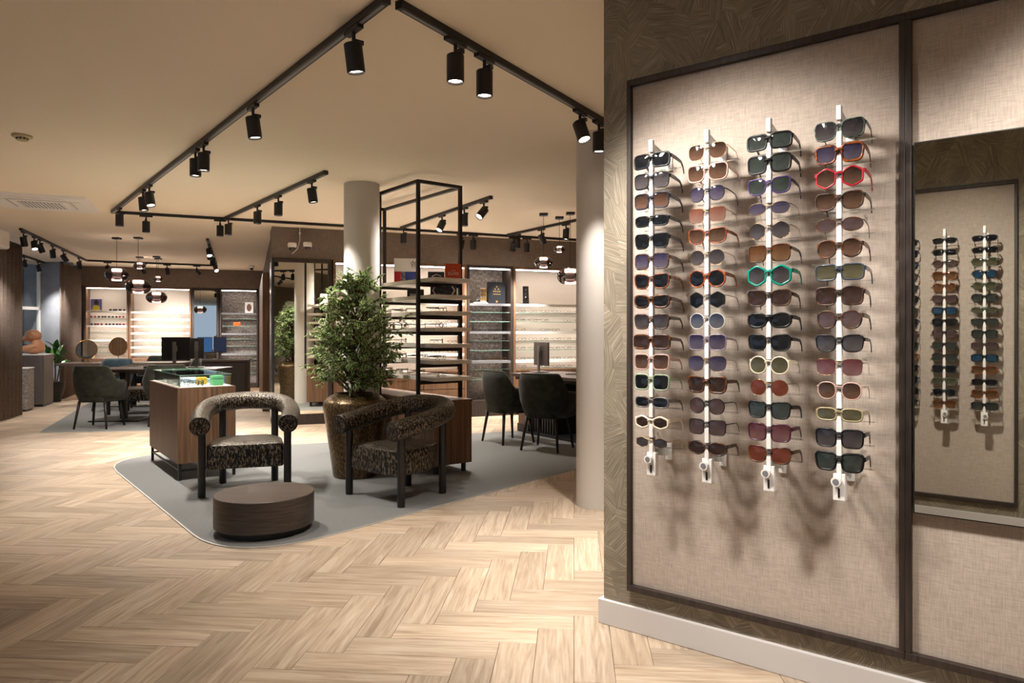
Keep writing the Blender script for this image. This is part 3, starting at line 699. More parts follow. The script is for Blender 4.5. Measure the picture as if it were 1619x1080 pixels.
for ri, ss in enumerate((.833, .610, .387)):
    rod(OW, ss, f'white display rod, {["hidden", "inner", "outer"][ri]} one facing the wall mirror', 'rods on the opposite wall')
    for i in range(15):
        fr, ln = rnd2.choice([('black','dark'), ('black','greengrey'), ('black','grey'), ('navy','dark'), ('darktort','greengrey'), ('black','tealm'), ('amber','amber'), ('darktort','mauve'), ('bluegrey','dark'), ('green','olive')])
        sunglasses(rnd2.choice(['rect', 'wayfarer', 'slim', 'square', 'panto']), fr, ln, T, f'{fr_n[fr]} sunglasses, {NUM[i]} down on the {["hidden", "inner", "outer"][ri]} rod reflected in the wall mirror', OW.pt(ss, -OUT - .006, ZTOP - i*PITCH), OW.a, 'sunglasses on the opposite wall')
for rk_, ss in enumerate((-5.2, -4.7, -4.2, -3.7)):
    rod(OW, ss, f'{NUM[rk_]} white display rod at the far end of the passage', 'rods at the passage end', n=0)
    for i in range(0, 15, 2):
        sunglasses('square', 'black', 'dark', T, f'dark sunglasses, {NUM[i]} down on the {NUM[rk_]} rod at the passage end', OW.pt(ss, -OUT - .006, ZTOP - i*PITCH), OW.a, 'sunglasses at the passage end')

# ---------------------------------------------------------------- carpets
def rounded(poly, rads, n=8):
    out = []; m = len(poly)
    for i in range(m):
        p0, p, p1 = Vector(poly[i-1]), Vector(poly[i]), Vector(poly[(i+1) % m]); r = rads[i]
        if r <= 0: out.append(p); continue
        a, b = (p0 - p).normalized(), (p1 - p).normalized(); half = math.acos(max(-1, min(1, a.dot(b)))) / 2; k = r / math.tan(half)
        s, e = p + a*k, p + b*k
        for j in range(n + 1):
            f = j / n; out.append((1-f)**2 * s + 2*f*(1-f) * p + f*f * e)
    return out
def carpet(name, poly, rads, label):
    pts = rounded(poly, rads)
    t = thing(name, label, 'carpet')
    MB().prism(pts, .0005, .006).build('pile_field', M['carpet'], t)
    cen = sum((Vector(p) for p in pts), Vector((0, 0))) / len(pts); n = len(pts)
    out = [Vector(p) + (Vector(p) - cen).normalized()*.012 for p in pts]
    vs = [(p.x, p.y, .0062) for p in map(Vector, pts)] + [(p.x, p.y, .0062) for p in out] + [(p.x, p.y, .0003) for p in out]
    fs = [(i, (i+1) % n, n + (i+1) % n, n + i) for i in range(n)] + [(n+i, n+(i+1) % n, 2*n+(i+1) % n, 2*n+i) for i in range(n)]
    MB().add(vs, fs).build('metal_edging', M['edging'], t)
w2 = lambda px, py: W(px, py).xy
e1, e2 = w2(172, 735), w2(330, 865); f1, f2 = w2(910, 742), w2(430, 872)
def isect(a, b, c, d):
    r, s = b - a, d - c; t_ = ((c.x-a.x)*s.y - (c.y-a.y)*s.x) / (r.x*s.y - r.y*s.x); return a + r*t_
g1, g2 = w2(461, 704), w2(813, 682)
corner = isect(e1, e2, f1, f2); left = isect(e1, e2, g1, g2); far = g2 + (g2 - g1).normalized()*2.6
rightp = f1 + (f1 - f2).normalized()*2.2
carpet('carpet', [corner, rightp, far, left], [.55, .1, .1, .75], 'large grey carpet with rounded corners under the lounge chairs and desk')
carpet('carpet', [w2(60, 685), w2(300, 680), w2(300, 680) + Vector((-1.1, 4.4)), w2(117, 648) + Vector((-.5, 1.3))], [.15, .1, .1, .1], 'smaller grey carpet under the far consulting tables')

# ---------------------------------------------------------------- tub chairs
m, N, L, B = newmat('metallic_jacquard')
tc = N.new('ShaderNodeTexCoord'); mp = N.new('ShaderNodeMapping'); mp.inputs['Scale'].default_value = (135, 135, 38); L.new(tc.outputs['Object'], mp.inputs['Vector'])
ns = N.new('ShaderNodeTexNoise'); ns.inputs['Scale'].default_value = 1; ns.inputs['Detail'].default_value = 2.5; ns.inputs['Roughness'].default_value = .6; L.new(mp.outputs[0], ns.inputs['Vector'])
rr = ramp(N, [(.43, (9, 9, 11)), (.51, (36, 34, 33)), (.56, (106, 86, 58)), (.61, (158, 148, 130)), (.70, (58, 66, 80))]); L.new(ns.outputs['Fac'], rr.inputs[0]); L.new(rr.outputs[0], B.inputs['Base Color'])
B.inputs['Roughness'].default_value = .36; B.inputs['Metallic'].default_value = .45; B.inputs['Sheen Weight'].default_value = 0
bb = N.new('ShaderNodeBump'); bb.inputs['Strength'].default_value = .5; bb.inputs['Distance'].default_value = .006; L.new(ns.outputs['Fac'], bb.inputs['Height']); L.new(bb.outputs['Normal'], B.inputs['Normal'])
M['jacquard'] = m
def catmull(pts, k=6):
    pts = [Vector(p) for p in pts]; out = []
    for i in range(len(pts)-1):
        p0, p1, p2, p3 = pts[max(i-1,0)], pts[i], pts[i+1], pts[min(i+2, len(pts)-1)]
        for j in range(k):
            t = j/k; out.append(.5*((2*p1) + (p2-p0)*t + (2*p0-5*p1+4*p2-p3)*t*t + (3*p1-p0-3*p2+p3)*t*t*t))
    out.append(pts[-1]); return out
def tub_chair(label, loc, rz, group='tub armchairs'):
    t = thing('tub_armchair', label, 'armchair', loc, rz, group)
    path = [(-.315, -.33, .555), (-.325, -.20, .573), (-.335, -.02, .605), (-.30, .17, .645), (-.19, .29, .672), (0, .335, .682), (.19, .29, .672), (.30, .17, .645), (.335, -.02, .605), (.325, -.20, .573), (.315, -.33, .555)]
    path = catmull(path, 5); r = .073; m = len(path); rad = [r]*m
    d0 = (path[0] - path[1]).normalized(); d1 = (path[-1] - path[-2]).normalized()
    full = [path[0] + d0*.012] + path + [path[-1] + d1*.012]
    MB().tube(full, [r*.88] + rad + [r*.88], 24).build('backrest_roll', M['jacquard'], t, smooth='auto')
    for p, d in ((path[0], d0), (path[-1], d1)):
        side = d.cross(Vector((0,0,1))).normalized(); up = side.cross(d)
        ring = [p + d*.008 + (side*math.cos(a) + up*math.sin(a))*(r*.93) for a in [2*math.pi*k/24 for k in range(24)]]
        MB().tube(ring, .005, 6, close=True).build('piping', M['black'], t, smooth=True)
    # seat cushion: rounded slab, narrower at the rear, softly domed
    outl = rounded([(-.285, -.27), (.285, -.27), (.265, .05), (.17, .25), (-.17, .25), (-.265, .05)], [.05, .05, .15, .1, .1, .15], 6); n = len(outl)
    layers = [(.98, .215), (1.0, .225), (1.0, .375), (.985, .392), (.93, .402), (.6, .413), (.25, .418)]
    vs = [(p[0]*s_, (p[1])*s_, z) for s_, z in layers for p in outl]
    fs = [tuple(range(n-1, -1, -1)), tuple(range((len(layers)-1)*n, len(layers)*n))] + [(i*n+k, i*n+(k+1) % n, (i+1)*n+(k+1) % n, (i+1)*n+k) for i in range(len(layers)-1) for k in range(n)]
    MB().add(vs, fs).build('seat_cushion', M['jacquard'], t, smooth='auto')
    for (x, y, z1) in ((-.31, -.25, .52), (.31, -.25, .52), (-.205, .25, .63), (.205, .25, .63)):
        MB().lathe([(.027, 0), (.0285, .006), (.0285, z1)], 20, c=(x, y, .0065)).build('leg', M['blackwood'], t, smooth='auto')
    return t
tub_chair('metallic jacquard tub armchair facing the round coffee table, beside the glass counter', (-2.13, 5.70, 0), R(17.3))
tub_chair('metallic jacquard tub armchair in front of the bronze planter', (-.86, 5.46, 0), R(-41.4))
for k, (x, y, a, lb) in enumerate(((-5.88, 11.08, 10, 'patterned tub armchair tucked behind the far consulting table'),)):
    tub_chair(lb, (x, y, 0), R(a))

# round coffee table
t = thing('coffee_table', 'low round smoked-oak coffee table on dark recessed plinth', 'coffee table', (ratio(418.5)*4.5, 4.5, .0065), 0)
MB().lathe([(.262, 0), (.262, .042)], 64).build('plinth', M['black'], t, smooth='auto')
MB().lathe([(.300, .042), (.303, .044), (.303, .228)], 72, cap1=True).build('drum_side', M['coffee'], t, smooth='auto')
MB().lathe([(.303, .2285), (.3025, .233), (.300, .235)], 72).build('table_top', M['coffee_top'], t, smooth='auto')

# ---------------------------------------------------------------- glass-topped counter
aX = Vector((.61, -.79)); ang = math.atan2(aX.y, aX.x)
ctr = Vector((W(282.4, 762).x, W(282.4, 762).y))
t = thing('display_counter', 'walnut display counter with glass vitrine top on black metal legs', 'counter', (ctr.x, ctr.y, .0065), R(126.8))
CL, CWD = 1.22, .46      # local x runs back along the long side, local -y runs right along the front
t2 = .012
bx(-.012, CL, -CWD, .012, .145, .782).build('body', M['walnut_dark'], t, bevel=.002)
bx(-.0135, -.012, -CWD, .012, .146, .781).build('front_panel', M['walnut'], t)
for (x, y) in ((0, 0), (CL - .03, 0), (0, -CWD + .02), (CL - .03, -CWD + .02)):
    bx(x, x + .022, y - .022, y, 0, .145).build('leg', M['black'], t)
for y in (-.012, -CWD + .008): bx(.02, CL - .03, y - .006, y + .004, .075, .09).build('stretcher', M['black'], t)
for x in (.006, CL - .02): bx(x, x + .01, -CWD + .02, -.02, .075, .09).build('stretcher', M['black'], t)
z0, z1 = .783, .885
bx(.015, CL - .03, -CWD + .03, -.012, .7825, .786).build('display_bed', M['white'], t)
for nm, a in (('front_pane', (.018, .022, -CWD + .03, -.015)), ('rear_pane', (CL - .036, CL - .032, -CWD + .03, -.015)), ('side_pane', (.022, CL - .036, -.019, -.015)), ('side_pane', (.022, CL - .036, -CWD + .03, -CWD + .034))):
    bx(*a, z0, z1).build(nm, M['glass'], t)
bx(.018, CL - .032, -CWD + .03, -.015, z1, z1 + .004).build('top_pane', M['glass'], t)
e = MB()
for (x0, x1, y0, y1) in ((.0165, .018, -CWD + .029, -.014), (.018, CL - .032, -.015, -.0135), (.018, CL - .032, -CWD + .0285, -CWD + .03), (CL - .032, CL - .0305, -CWD + .029, -.014)):
    e.box(x0, x1, y0, y1, z1 - .0005, z1 + .0045)
e.box(.0165, .0195, -.0165, -.0135, z0, z1).build('polished_edge', M['glassedge'], t)
def on_counter(x, y, z=.7865): return Vector((t.location.x, t.location.y, t.location.z + z)) + Vector((x*math.cos(R(126.8)) - y*math.sin(R(126.8)), x*math.sin(R(126.8)) + y*math.cos(R(126.8)), 0))
def case_box(lab, rgb, x, y, w_, d_, h_, a):
    b = thing('glasses_case', lab, 'glasses case', on_counter(x, y), R(126.8 + a))
    mm = simple('case_' + lab.split()[0], rgb, .45)
    bx(-w_/2, w_/2, -d_/2, d_/2, 0, h_*.62).build('base', mm, b, bevel=.008); bx(-w_/2, w_/2, -d_/2, d_/2, h_*.62 + .001, h_).build('lid', mm, b, bevel=.008)
case_box('green boxy glasses case standing in the counter vitrine', (96, 176, 116), .12, -.335, .075, .10, .085, 8)
case_box('yellow glasses case behind the green one in the vitrine', (214, 176, 40), .26, -.36, .07, .085, .07, -5)
case_box('yellow glasses case beside the eyeglasses in the vitrine', (206, 170, 44), .30, -.25, .06, .08, .065, 12)
case_box('pale blue flat case lying in the counter vitrine', (150, 172, 200), .62, -.26, .34, .16, .04, 10)
for k, (x, y, a, fr, lab) in enumerate(((.10, -.08, 60, 'black', 'black eyeglasses at the front corner of the counter vitrine'), (.13, -.2, 20, 'burgundy', 'burgundy eyeglasses in the counter vitrine'), (.34, -.10, 80, 'grey', 'grey eyeglasses in the counter vitrine'), (.55, -.08, 75, 'gold', 'gold wire eyeglasses in the counter vitrine'), (.78, -.09, 85, 'darktort', 'tortoise eyeglasses at the back of the counter vitrine'))):
    LN.setdefault('clear', M['acrylic'])
    sunglasses('panto', fr, 'clear', .003, lab, on_counter(x, y, .8115), R(126.8 + a), 'eyeglasses in the counter vitrine', 'eyeglasses', 'eyeglasses')

# ---------------------------------------------------------------- bronze planter and variegated ficus
M['bronze'] = speckle('hammered_bronze_glaze', [(.3, (58, 46, 32)), (.5, (98, 78, 52)), (.72, (142, 114, 76))], 75, .42, .6, detail=2, stretch=(1, 1, .5), spec=.7)
_b = M['bronze'].node_tree.nodes['Principled BSDF']; _b.inputs['Metallic'].default_value = .65; _b.inputs['Roughness'].default_value = .34
PX, PY = ratio(562)*6.2, 6.2
t = thing('planter', 'tall tapered bronze-glazed planter pot beside the lounge chairs', 'planter', (PX, PY, .0065))
MB().lathe([(.185, 0), (.19, .01), (.225, .25), (.262, .50), (.276, .60), (.276, .635), (.262, .66), (.215, .70), (.165, .722), (.155, .722), (.15, .70), (.15, .66)], 56, cap1=False).build('pot_body', M['bronze'], t, smooth='auto')
MB().lathe([(.001, .695), (.155, .695)], 30, cap0=False, cap1=False).build('soil', simple('bark_soil', (92, 66, 34), .9, bump=.6, bscale=60), t)
t = thing('ficus_tree', 'bushy variegated ficus tree growing in the bronze planter', 'plant', (PX, PY, .70))
M['bark'] = speckle('ficus_bark', [(.3, (74, 52, 34)), (.7, (116, 86, 58))], 60, .8, .4)
M['leaf'] = None
m, N, L, B = newmat('variegated_leaf')
uvn = N.new('ShaderNodeUVMap'); sp = N.new('ShaderNodeSeparateXYZ'); L.new(uvn.outputs[0], sp.inputs[0])
geo = N.new('ShaderNodeNewGeometry')
edge = mathn(N, L, 'ABSOLUTE', sp.outputs[0])
nz = N.new('ShaderNodeTexNoise'); nz.inputs['Scale'].default_value = 260; tcn = N.new('ShaderNodeTexCoord'); L.new(tcn.outputs['Object'], nz.inputs['Vector'])
val = mathn(N, L, 'ADD', edge, mathn(N, L, 'MULTIPLY', mathn(N, L, 'SUBTRACT', nz.outputs['Fac'], .5), .7))
r1 = ramp(N, [(0, (58, 96, 36)), (.45, (98, 136, 56)), (.62, (172, 190, 120)), (.82, (232, 234, 198))]); L.new(val, r1.inputs[0])
hs = N.new('ShaderNodeHueSaturation'); mr = N.new('ShaderNodeMapRange'); mr.inputs['To Min'].default_value = .85; mr.inputs['To Max'].default_value = 1.4; L.new(geo.outputs['Random Per Island'], mr.inputs['Value']); L.new(mr.outputs[0], hs.inputs['Value'])
L.new(r1.outputs[0], hs.inputs['Color']); L.new(hs.outputs[0], B.inputs['Base Color']); B.inputs['Roughness'].default_value = .42; B.inputs['Subsurface Weight'].default_value = 0
tl = N.new('ShaderNodeBsdfTranslucent'); L.new(hs.outputs[0], tl.inputs[0]); mxs = N.new('ShaderNodeMixShader'); mxs.inputs[0].default_value = .4
L.new(B.outputs[0], mxs.inputs[1]); L.new(tl.outputs[0], mxs.inputs[2]); L.new(mxs.outputs[0], N['Material Output'].inputs[0])
M['leaf'] = m
rg = random.Random(21)
branches, leaves = [], []
def grow():
    trunk = [[(0, 0, -.01), (.0, .01, .2), (-.02, .0, .45), (.0, .02, .7), (.03, .0, .95)], [(.03, .02, -.01), (.06, .03, .25), (.04, .04, .5), (.09, .05, .75), (.06, .02, 1.0)], [(-.02, .03, -.01), (-.05, .05, .3), (-.09, .06, .55), (-.12, .05, .8)]]
    tr = MB()
    for k, p in enumerate(trunk): pts = catmull(p, 4); tr.tube(pts, [.02 - .014*i/len(pts) for i in range(len(pts))], 8)
    tr.build('trunk', M['bark'], t, smooth=True)
    br = MB()
    for k in range(140):
        base = catmull(rg.choice(trunk), 4); f = rg.uniform(.2, 1); p = base[min(int(f*(len(base)-1)), len(base)-1)]
        hfrac = p.z
        a = rg.uniform(0, 2*math.pi)
        # crown outline: widest at ~0.55 m above the pot, narrowing to a loose top
        z_t = rg.uniform(.12, 1.08); prof = [(.05, .20), (.15, .34), (.3, .40), (.5, .44), (.7, .40), (.85, .31), (.98, .18), (1.1, .05)]
        rmax = .1
        for (z_a, r_a), (z_b, r_b) in zip(prof, prof[1:]):
            if z_a <= z_t <= z_b: rmax = r_a + (r_b - r_a)*(z_t - z_a)/(z_b - z_a)
        rr_ = rmax * math.sqrt(rg.uniform(.18, 1.05))
        tip = Vector((math.cos(a)*rr_, math.sin(a)*rr_, z_t))
        b0 = Vector(min((q for b_ in trunk for q in catmull(b_, 4)), key=lambda q: abs(q.z - (z_t - .22)) + .5*(Vector((q.x, q.y)) - tip.xy*.15).length))
        mid = b0.lerp(tip, .55) + Vector((0, 0, .05)); tip = tip + Vector((0, 0, -.02))
        pts = catmull([b0, mid, tip], 5); br.tube(pts, [.006 - .0045*i/len(pts) for i in range(len(pts))], 5)
        for i in range(len(pts)):
            if i < 3: continue
            for _ in range(rg.choice((1, 2, 2))): leaves.append((pts[i], (pts[i] - pts[i-1]).normalized()))
        for j in range(3):                       # side twigs
            q = pts[rg.randrange(4, len(pts))]; d = Vector((rg.uniform(-1, 1), rg.uniform(-1, 1), rg.uniform(-.4, .7))).normalized()
            e_ = q + d*rg.uniform(.06, .13); br.tube([q, e_], [.0022, .001], 4)
            for f_ in (.3, .5, .7, .85, 1.0): leaves.append((q.lerp(e_, f_), d))
    br.build('branches', M['bark'], t, smooth=True)
    vs, fs, uv = [], [], []
    for p, d in leaves:
        ax = (d + Vector((rg.uniform(-1, 1), rg.uniform(-1, 1), rg.uniform(-.9, .5)))*.9).normalized(); Ls = rg.uniform(.042, .064); Wd = Ls*rg.uniform(.52, .66)
        sd = ax.cross(Vector((rg.uniform(-.5, .5), rg.uniform(-.5, .5), 1))).normalized(); nn = sd.cross(ax)
        b = len(vs); p = Vector(p) + ax*.004
        vs += [p, p + ax*Ls*.35 + sd*Wd/2 + nn*.002, p + ax*Ls*.35 - nn*.003, p + ax*Ls*.35 - sd*Wd/2 + nn*.002, p + ax*Ls*.7 + sd*Wd*.36 + nn*.0, p + ax*Ls*.7 - nn*.005, p + ax*Ls*.7 - sd*Wd*.36, p + ax*Ls - nn*.008]
        U = [(0, 0), (1, .35), (0, .35), (-1, .35), (1, .7), (0, .7), (-1, .7), (.9, 1)]
        for f in ((0, 1, 2), (0, 2, 3), (1, 4, 5, 2), (2, 5, 6, 3), (4, 7, 5), (5, 7, 6)):
            fs.append(tuple(i + b for i in f)); uv += [U[i] for i in f]
    me = bpy.data.meshes.new('foliage'); me.from_pydata([tuple(v) for v in vs], [], fs); me.update()
    ul = me.uv_layers.new(name='UVMap'); ul.data.foreach_set('uv', [c for u in uv for c in u])
    o = link('foliage', me, M['leaf'], t); stuff(o)
grow()

# ---------------------------------------------------------------- steel rack round the column
F_ = Vector((-.84, 6.34)); ra = math.atan2(.79, -.613); RK = Line((F_.x, F_.y), ra)   # local x runs back along the long side, local -y to the right
rk = thing('shelf_rack', 'tall bronze steel rack with slanted white shelves on walnut base cabinet', 'rack', (F_.x, F_.y, .0065), ra)
RL, RWD, s_ = 1.50, .45, .03
for (x, y, n_) in ((0, 0, 'post'), (0, -RWD, 'post'), (.745, 0, 'post'), (RL, -RWD, 'post'), (RL, 0, 'post')):
    bx(x - s_/2, x + s_/2, y - s_/2, y + s_/2, .645, 2.62).build(n_, M['steel'], rk, bevel=.001)
for z in (2.59,):
    bx(s_/2, .745 - s_/2, -s_/2, s_/2, z, z + .03).build('top_rail', M['steel'], rk); bx(s_/2, RL - s_/2, -RWD - s_/2, -RWD + s_/2, z, z + .03).build('top_rail', M['steel'], rk)
    for x in (0, RL): bx(x - s_/2, x + s_/2, -RWD + s_/2, -s_/2, z, z + .03).build('top_rail', M['steel'], rk)
    bx(.76, RL - s_/2, -s_/2, s_/2, z, z + .03).build('top_rail', M['steel'], rk)
M['rackshelf'] = simple('warm_white_shelf', (226, 216, 202), .35)
OVER = .235
bxs = bx(-OVER, RL + .05, -RWD + .03, -.03, .08, .632)
bxs.build('base_cabinet', M['walnut'], rk, bevel=.002)
bx(-OVER - .006, RL + .056, -RWD + .024, -.024, .632, .650).build('cabinet_top', M['walnut'], rk, bevel=.002)
for (x, y) in ((-OVER + .06, -RWD + .08), (-OVER + .06, -.08), (RL - .05, -.08), (RL - .05, -RWD + .08)): MB().cyl((x, y, 0), (x, y, .08), .022, n=14).build('foot', M['black'], rk, smooth='auto')
RKZ = [.82, .97, 1.115, 1.26, 1.405, 1.55, 1.70]
for k, z in enumerate(RKZ):
    bx(-OVER, RL - .02, -RWD + .03, -.03, z, z + .034).build('shelf', M['rackshelf'], rk, bevel=.0015)
    bx(-s_/2, s_/2, -RWD + s_/2, -s_/2, z - .036, z - .0005).build('cross_bar', M['steel'], rk)
    bx(.745 - s_/2, .745 + s_/2, -RWD + .03, -s_/2, z - .024, z - .0005).build('cross_bar', M['steel'], rk)
def on_rack(x, y, z): q = RK.pt(x, y); return Vector((q.x, q.y, z + .0065))
# signs standing on the rack
def text_mesh(txt, size, name, mat, parent, loc, rot, ext=.0006):
    c = bpy.data.curves.new(name, 'FONT'); c.body = txt; c.size = size; c.extrude = ext; c.align_x = 'CENTER'; c.align_y = 'CENTER'
    o = bpy.data.objects.new('tmp', c); COL.objects.link(o)
    me = bpy.data.meshes.new_from_object(o.evaluated_get(bpy.context.evaluated_depsgraph_get())); bpy.data.objects.remove(o); me.name = name; me.materials.clear()
    q = link(name, me, mat, parent, loc=loc); q.rotation_euler = rot; return q
ZS = RKZ[-1] + .0345
yaw = R(12)
q = on_rack(-.02, -.36, ZS)
sg = thing('brand_sign', 'square orange sign with small white upside-down lettering on the rack', 'sign', q, yaw)
so = simple('sign_orange', (202, 70, 22), .5); sw = simple('sign_white', (232, 226, 218), .5)
bx(-.074, .074, 0, .045, 0, .152).build('sign_block', so, sg, bevel=.001)
text_mesh('DUTZ', .036, 'lettering', sw, sg, (0, -.001, .062), (R(90), R(180), 0))
text_mesh('EYEWEAR', .010, 'small_lettering', sw, sg, (0, -.001, .088), (R(90), R(180), 0))
q = on_rack(.50, -.17, ZS)
sg = thing('brand_sign', 'white sign with red and blue lower band on the rack', 'sign', q, R(8))
bx(-.125, .125, 0, .03, 0, .232).build('sign_block', sw, sg, bevel=.001)
sr = simple('sign_red', (182, 22, 34), .5); sb = simple('sign_blue', (38, 52, 122), .5)
bx(-.122, -.055, -.0012, 0, .004, .104).build('red_band', sr, sg); bx(-.055, .122, -.0012, 0, .004, .104).build('blue_band', sb, sg)
rgx = random.Random(2)
dts = MB()
for k in range(70): x, z = rgx.uniform(-.062, -.02), rgx.uniform(.01, .1); dts.box(x, x + .004, -.002, -.0012, z, z + .004)
dts.build('dot_pattern', sw, sg)
sk = simple('sign_black', (24, 24, 26), .5)
text_mesh('de', .062, 'lettering', sk, sg, (.062, -.001, .190), (R(90), 0, 0)); text_mesh('BRIL', .024, 'lettering', sk, sg, (.062, -.001, .160), (R(90), 0, 0))
bx(.04, .052, -.0012, 0, .142, .146).box(.058, .066, -.0012, 0, .142, .146).box(.072, .08, -.0012, 0, .142, .146).build('small_print', sk, sg)
# dark display cards one shelf down
for k, (x, y, zz, w_, h_, lab) in enumerate(((-.03, -.25, RKZ[-2], .24, .10, 'dark star-speckled display card with pale chevrons on the rack'), (.46, -.24, RKZ[-2], .16, .085, 'dark narrow display card with small print on the rack'), (.05, -.22, RKZ[-1], .15, .075, 'dark display block behind the orange sign'))):
    cd = thing('display_card', lab, 'display card', on_rack(x, y, zz + .0345), R(10))
    bx(-w_/2, w_/2, 0, .03, 0, h_).build('card_block', simple('card_dark_%d' % k, (44, 46, 52), .35), cd, bevel=.001)
    if k == 0:
        for sx in (-1, 1): MB().tube([(sx*.075, -.004, .09), (sx*.10, -.004, .05), (sx*.075, -.004, .012)], .007, 6).build('chevron', simple('chevron_%d' % (sx+1), (226, 206, 200), .4), cd)
        st = MB()
        for j in range(30): a, b = rgx.uniform(-.06, .06), rgx.uniform(.01, .09); st.box(a, a + .003, -.001, 0, b, b + .003)
        st.build('star_specks', sw, cd)
    if k == 1: bx(-.055, .02, -.001, 0, .02, .04).build('print', sw, cd)
    if k == 2: MB().tube([(-.04, -.004, .03), (0, -.004, .05), (.045, -.004, .035)], .005, 6).build('white_squiggle', sw, cd)

# ---------------------------------------------------------------- simple eyeglasses for the shelves
def small_glasses_mesh(h=.040, w=.052, filled=False):
    b = MB(); n = 12
    for sd in (-1, 1):
        cx = sd*(w/2 + .009)
        inn = [(cx + w/2*math.copysign(abs(math.cos(a))**.75, math.cos(a)), h/2*math.copysign(abs(math.sin(a))**.75, math.sin(a))) for a in [2*math.pi*k/n for k in range(n)]]
        if filled: b.add([(x, 0, z) for x, z in inn] + [(x, .002, z) for x, z in inn], [tuple(range(n)), tuple(range(2*n-1, n-1, -1))] + [(k, (k+1) % n, n+(k+1) % n, n+k) for k in range(n)])
        else:
            out = [(cx + (x - cx)*1.12, z*1.14) for x, z in inn]
            vs = [(x, 0, z) for x, z in inn + out] + [(x, .003, z) for x, z in inn + out]
            for k in range(n): pass
            b.add(vs, [(k, n+k, n+(k+1) % n, (k+1) % n) for k in range(n)] + [(2*n+k, 2*n+(k+1) % n, 3*n+(k+1) % n, 3*n+k) for k in range(n)] + [(n+k, 3*n+k, 3*n+(k+1) % n, n+(k+1) % n) for k in range(n)])
        b.box(sd*(w+.010) - .0015, sd*(w+.010) + .0015, 0, .115, .006, .011)
    b.box(-.010, .010, -.0005, .0025, .004, .008)
    return b.mesh('eyeglasses')
GM = {}
for nm, rgb, me_, fl in (('black', (26, 25, 27), .2, False), ('brown', (96, 62, 40), 0, False), ('grey', (110, 104, 104), .2, False), ('gold', (176, 140, 96), .9, False), ('red', (140, 44, 36), 0, False), ('sun', (44, 36, 38), 0, True), ('sunred', (112, 30, 44), 0, True), ('pale', (176, 160, 148), 0, False)):
    mt = simple('small_frame_' + nm, rgb, .3, metal=me_); ms = small_glasses_mesh(filled=fl); ms.materials.append(mt); GM[nm] = ms
COLN = {'black': 'black', 'brown': 'brown', 'grey': 'grey', 'gold': 'gold', 'red': 'red', 'sun': 'dark-lensed', 'sunred': 'red dark-lensed', 'pale': 'pale'}
def shelf_glasses(line, t0, t1, zs, n, kinds, place, group, off=.10, rgen=random.Random(5)):
    c = 0
    for k in range(n):
        if rgen.random() < .08: continue
        x = t0 + (t1 - t0)*(k + .5)/n + rgen.uniform(-.012, .012); kd = rgen.choice(kinds)
        o = bpy.data.objects.new('eyeglasses', GM[kd]); COL.objects.link(o)
        o.location = line.pt(x, off, zs + .0235); o.rotation_euler = (0, 0, line.a + rgen.uniform(-.12, .12)); tag(o, f'{COLN[kd]} eyeglasses, {NUM[c]} from left, {place}', 'eyeglasses', group); c += 1

# ---------------------------------------------------------------- built-in display bays
def bay(line, px0, px1, label, levels, back, side, base='none', led_top=True, top=CAB, z_base=.10, dep=.40, name='display_bay', shelfmat=None):
    t0, t1 = line.t(px0), line.t(px1); o = line.pt(t0)
    t = thing(name, label, 'display bay', o, line.a)
    Wd = t1 - t0; th = .035
    bx(0, th, .0, dep, 0, top - .001).build('side_panel', side, t); bx(Wd - th, Wd, .0, dep, 0, top - .001).build('side_panel', side, t)
    bx(th, Wd - th, .0, dep, top - .04, top - .001).build('top_panel', side, t); bx(th, Wd - th, dep - .02, dep, .0, top - .04).build('back_panel', back, t)
    bx(th, Wd - th, .03, dep - .02, 0, z_base).build('plinth', M['darkwood'] if base != 'drawers' else M['black'], t)
    if led_top: bx(th + .01, Wd - th - .01, .05, .10, top - .052, top - .0405).build('light_strip', M['led'], t)
    if base == 'drawers':
        zb = .70; bx(th, Wd - th, .0, dep - .02, zb - .03, zb).build('drawer_top', M['walnut'], t)
        n = max(1, round(Wd/.6)); dw = (Wd - 2*th)/n
        for i in range(n):
            for (za, zb_) in ((z_base + .01, .42), (.43, zb - .04)):
                d = bx(th + i*dw + .004, th + (i+1)*dw - .004, .004, .03, za, zb_).build('drawer', M['walnut'], t, bevel=.002)
                MB().tube([(th + (i+.5)*dw - .08, .004, zb_ - .05), (th + (i+.5)*dw - .08, -.014, zb_ - .05), (th + (i+.5)*dw + .08, -.014, zb_ - .05), (th + (i+.5)*dw + .08, .004, zb_ - .05)], .004, 6).build('drawer_handle', M['black'], d)
    for z, kind in levels:
        if kind in 'WD':
            s = bx(th, Wd - th, .02, dep - .025, z - .02, z).box(th, Wd - th, .008, .02, z - .038, z).build('shelf', shelfmat or M['white'], t)
            bx(th + .01, Wd - th - .01, .05, .09, z - .028, z - .0205).build('light_strip', M['led'], s)
        else:
            s = bx(th, Wd - th, .05, dep - .025, z - .008, z).build('glass_shelf', M['shelfglass'], t); bx(th, Wd - th, .048, .05, z - .008, z).build('shelf_edge', M['glassedge'], s)
    return t0 + th, t1 - th
allk = ['black', 'brown', 'grey', 'gold', 'pale']
NTH = ['top', 'second', 'third', 'fourth', 'fifth', 'sixth', 'seventh', 'eighth', 'ninth', 'tenth']
def fill(line, t0, t1, levels, where, n, kinds=allk, skip=()):
    for k, (z, kd) in enumerate(levels):
        if k in skip: continue
        kk = kinds(k) if callable(kinds) else kinds
        shelf_glasses(line, t0 + .04, t1 - .04, z, n, kk, f'{NTH[k]} shelf of {where}', f'eyeglasses, {NTH[k]} shelf of {where}')
